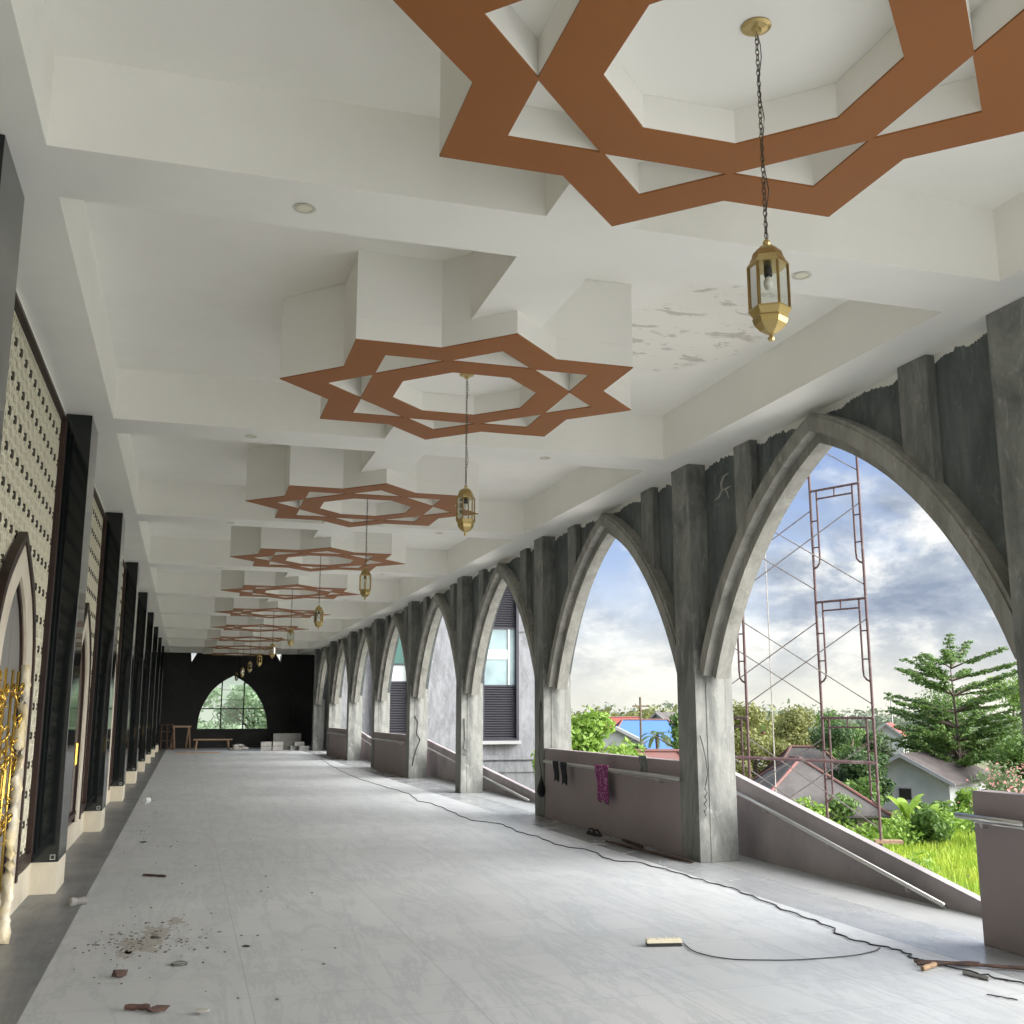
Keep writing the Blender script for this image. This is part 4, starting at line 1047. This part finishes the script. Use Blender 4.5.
# ------------------------------------------------------------------ houses
def house(x, y, rz, L, W, hw, hr, roof, wall, lab, name='house', hip=0., zb=GZ, eave=.4, window=True):
    t = thing(name, lab, 'house', (x, y, zb), rz)
    m = MB(); m.poly([(-W/2, 0), (W/2, 0), (W/2, hw), (0, hw + (0 if hip else hr*.94)), (-W/2, hw)] if not hip else [(-W/2, 0), (W/2, 0), (W/2, hw), (-W/2, hw)], [], lambda u, v, d: (u, d, v), -L/2, L/2); obj('wall', m, wall, t)
    m = MB(); e = eave; k = hr / (W/2); th = .12
    z0 = hw - k*e
    if hip:
        A_ = [(-W/2-e, -L/2-e, z0), (W/2+e, -L/2-e, z0), (W/2+e, L/2+e, z0), (-W/2-e, L/2+e, z0), (0, -L/2+hip, hw+hr), (0, L/2-hip, hw+hr)]
        m.v = A_ + [(a, b_, c - th) for a, b_, c in A_[:4]]
        m.f = [(0,1,4), (1,2,5,4), (2,3,5), (3,0,4,5), (6,7,1,0), (7,8,2,1), (8,9,3,2), (9,6,0,3), (6,9,8,7)]
    else:
        for s in (-1, 1):
            m.strip([(0, -L/2-e, hw+hr), (0, L/2+e, hw+hr)], [(s*(W/2+e), -L/2-e, z0), (s*(W/2+e), L/2+e, z0)], [(s*(W/2+e), -L/2-e, z0-th), (s*(W/2+e), L/2+e, z0-th)], [(0, -L/2-e, hw+hr-th), (0, L/2+e, hw+hr-th)])
    obj('roof', m, roof, t)
    if hip:
        m = MB()
        m.tube([(0, -L/2+hip, hw+hr+.03), (0, L/2-hip, hw+hr+.03)], .09, 6)
        for sx in (-1, 1):
            m.tube([(sx*(W/2+e), -L/2-e, z0+.03), (0, -L/2+hip, hw+hr+.03)], .09, 6); m.tube([(sx*(W/2+e), L/2+e, z0+.03), (0, L/2-hip, hw+hr+.03)], .09, 6)
        obj('ridge_tiles', m, 'pink_roof', t)
    else:
        m = MB()
        for s in (-1, 1):
            m.strip([(0, -L/2-e-.05, hw+hr+.03), (0, -L/2-e, hw+hr+.03)], [(s*(W/2+e), -L/2-e-.05, z0+.03), (s*(W/2+e), -L/2-e, z0+.03)], [(s*(W/2+e), -L/2-e-.05, z0-.25), (s*(W/2+e), -L/2-e, z0-.25)], [(0, -L/2-e-.05, hw+hr-.25), (0, -L/2-e, hw+hr-.25)])
        obj('gable_board', m, 'facade_sill', t)
    if window:
        m = MB().box((-.5, -L/2 - .05, hw*.3), (.5, -L/2 - .001, hw*.3 + .9)); fo = obj('window', m, 'facade_sill', t)
        m = MB().box((-.42, -L/2 - .06, hw*.3 + .08), (.42, -L/2 - .05, hw*.3 + .82)); obj('pane', m, 'frame_black', fo)
    return t
hA = math.atan2(49.3, 63.0)
house(51.6, 66.4, -1.0, 8.5, 6.0, 2.3, 1.6, 'brown_roof', 'white_wall', 'white house with brown gable roof beyond the grass field', eave=.6)
house(33.6, 54.5, -.30, 8.0, 6.4, 1.7, 2.4, 'grey_roof', 'cream_wall', 'house with weathered grey hip roof behind the scaffolding', hip=3.0, eave=.5, window=False)
house(38.2, 60.8, -1.9, 5.0, 4.4, 2.6, 1.9, 'grey_roof', 'cream_wall', 'small house with ribbed grey roof behind the hip-roofed one', hip=1.6, eave=.4, window=False)
house(30.8, 50.0, -.45, 4.5, 3.0, .9, .7, 'pink_roof', 'white_wall', 'low shed with orange-pink roof half hidden by shrubs', 'shed', window=False)
house(36.4, 88.0, -.4, 5, 4.0, 4.5, 1.0, 'white_wall', 'white_wall', 'white two-storey house behind the narrow dark tree')
house(47.5, 113.0, -1.7, 9, 7, 4.2, 2.0, 'red_roof', 'white_wall', 'house with long bright red roof behind the trees', hip=2.5, window=False)
house(58.5, 113.0, -1.7, 9, 8, 4.6, 1.8, 'red_roof', 'white_wall', 'house with red roof beside the grey-roofed one', hip=2.5, window=False)
house(60.1, 124.0, -1.2, 8, 7, 4.5, 2.3, 'grey_roof', 'white_wall', 'house with grey gable roof on the wooded rise', window=False)
house(43.2, 97.0, -1.75, 8.5, 6, 3.4, 2.6, 'blue_sheet', 'cream_wall', 'house covered with bright blue roof sheets', 'house', hip=2.0, eave=.8, window=False)
house(41.8, 83.5, -1.2, 5, 4, 1.9, 1.0, 'white_panel', 'cream_wall', 'low house with pale roof below the blue roof', window=False)
house(20.6, 45.6, -1.95, 4.4, 3.4, 3.7, 1.2, 'pink_roof', 'cream_wall', 'house with low faded red roof just over the parapet', hip=1.0, window=False)
house(91.0, 124.0, -.8, 4, 4, 3.9, 1.5, 'red_roof', 'white_wall', 'distant white house with red roof behind the dark trees', window=False)
house(38, 118, -1.5, 4, 4, 5.6, 1.2, 'red_roof', 'cream_wall', 'small cream house with peaked roof far behind the bright tree', window=False)
t = thing('utility_pole', 'thin dark utility pole standing before the blue roof', 'pole', (26.6, 60.4, GZ))
m = MB().tube([(0, 0, 0), (0, 0, 7.6)], .07, 7); obj('post', m, 'bark', t)
m = MB().box((-.5, -.04, 7.0), (.5, .04, 7.1)); obj('crossarm', m, 'bark', t)
for (x, y, h, lab) in ((118.8, 160.9, 10.4, 'slim radio mast on the horizon, taller one'), (127, 158, 9.0, 'slim radio mast on the horizon, shorter one')):
    m = MB().tube([(x, y, GZ), (x, y, GZ + h)], [.22, .10], 5); tag(obj('radio_mast', m, 'dull_steel'), lab, 'mast')

# ------------------------------------------------------------------ sky: bright cloudy afternoon, sun behind cloud off to the open side
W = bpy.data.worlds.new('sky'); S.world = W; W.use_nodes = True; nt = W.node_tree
bg = nt.nodes['Background']
d = nt.nodes.new('ShaderNodeTexCoord').outputs['Generated']
sx = nt.nodes.new('ShaderNodeSeparateXYZ'); nt.links.new(d, sx.inputs[0]); z = sx.outputs[2]
base = ramp(nt, z, [(0, (1.0, 1.0, .88)), (.06, (.85, .92, .96)), (.14, (.42, .55, .80)), (.28, (.25, .37, .66)), (1, (.28, .42, .70))])
zz = math_(nt, 'ADD', math_(nt, 'ABSOLUTE', z), .12)
cv = nt.nodes.new('ShaderNodeCombineXYZ')
nt.links.new(math_(nt, 'DIVIDE', sx.outputs[0], zz), cv.inputs[0]); nt.links.new(math_(nt, 'DIVIDE', sx.outputs[1], zz), cv.inputs[1])
cl = noise(nt, mapping(nt, d, (1, 1, 1.9), (.35, .4, .0)), 3.0, 9, .56, .15)
cl2 = noise(nt, mapping(nt, d, (1, 1, 2.0), (2.6, 1.7, .2)), 8.5, 9, .60, .2)
# more cloud low down
lowb = ramp(nt, z, [(0, (.16,)*3), (.17, (.02,)*3), (.26, (-.07,)*3), (.6, (.0,)*3)])
k = math_(nt, 'ADD', cl, math_(nt, 'SUBTRACT', ramp(nt, z, [(0, (.22,)*3), (.12, (.12,)*3), (.22, (.0,)*3), (.35, (-.0,)*3), (1, (.10,)*3)]), .05))
cov = ramp(nt, k, [(.50, (0,0,0)), (.60, (1,1,1))])
shade = ramp(nt, cl2, [(.36, (.30, .36, .47)), (.47, (.48, .54, .63)), (.54, (.78, .81, .83)), (.60, (1.1, 1.1, 1.04))])
col = mixc(nt, cov, base, shade)
col = mixc(nt, ramp(nt, z, [(0, (.85,)*3), (.035, (.55,)*3), (.09, (0,)*3)]), col, (.92, .90, .78))
# broad glow of the veiled sun, toward the open side and behind the viewer
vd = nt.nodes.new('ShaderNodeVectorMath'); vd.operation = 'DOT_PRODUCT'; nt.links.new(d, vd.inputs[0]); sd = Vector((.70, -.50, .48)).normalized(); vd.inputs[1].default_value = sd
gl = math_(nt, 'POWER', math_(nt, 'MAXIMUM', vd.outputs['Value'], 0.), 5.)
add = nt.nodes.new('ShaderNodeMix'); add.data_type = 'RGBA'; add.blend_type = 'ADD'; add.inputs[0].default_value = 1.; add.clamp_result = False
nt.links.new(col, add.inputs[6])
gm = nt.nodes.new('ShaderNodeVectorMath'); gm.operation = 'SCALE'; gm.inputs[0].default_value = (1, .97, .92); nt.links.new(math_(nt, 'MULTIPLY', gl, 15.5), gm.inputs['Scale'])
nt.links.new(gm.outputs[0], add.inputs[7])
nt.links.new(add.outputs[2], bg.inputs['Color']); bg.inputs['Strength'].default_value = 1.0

# ------------------------------------------------------------------ camera
cam = bpy.data.cameras.new('camera'); co = bpy.data.objects.new('camera', cam); COL.objects.link(co); S.camera = co
cam.sensor_width = 36; cam.lens = 36 * 1052.75 / 1024; cam.clip_end = 2000; cam.clip_start = .05
ya, pi_ = .2956, .1893
fwd = Vector((math.sin(ya) * math.cos(pi_), math.cos(ya) * math.cos(pi_), math.sin(pi_)))
rt = Vector((math.cos(ya), -math.sin(ya), 0)); up = rt.cross(fwd)
M = Matrix((rt, up, -fwd)).transposed().to_4x4(); M.translation = (0, 0, 1.6); co.matrix_world = M
vs = S.view_settings; vs.view_transform = 'Standard'; vs.look = 'None'; vs.gamma = 1; vs.use_curve_mapping = False; vs.exposure = 0.14
S.cycles.max_bounces = 10; S.cycles.diffuse_bounces = 7; S.cycles.use_denoising = True; S.cycles.transparent_max_bounces = 16
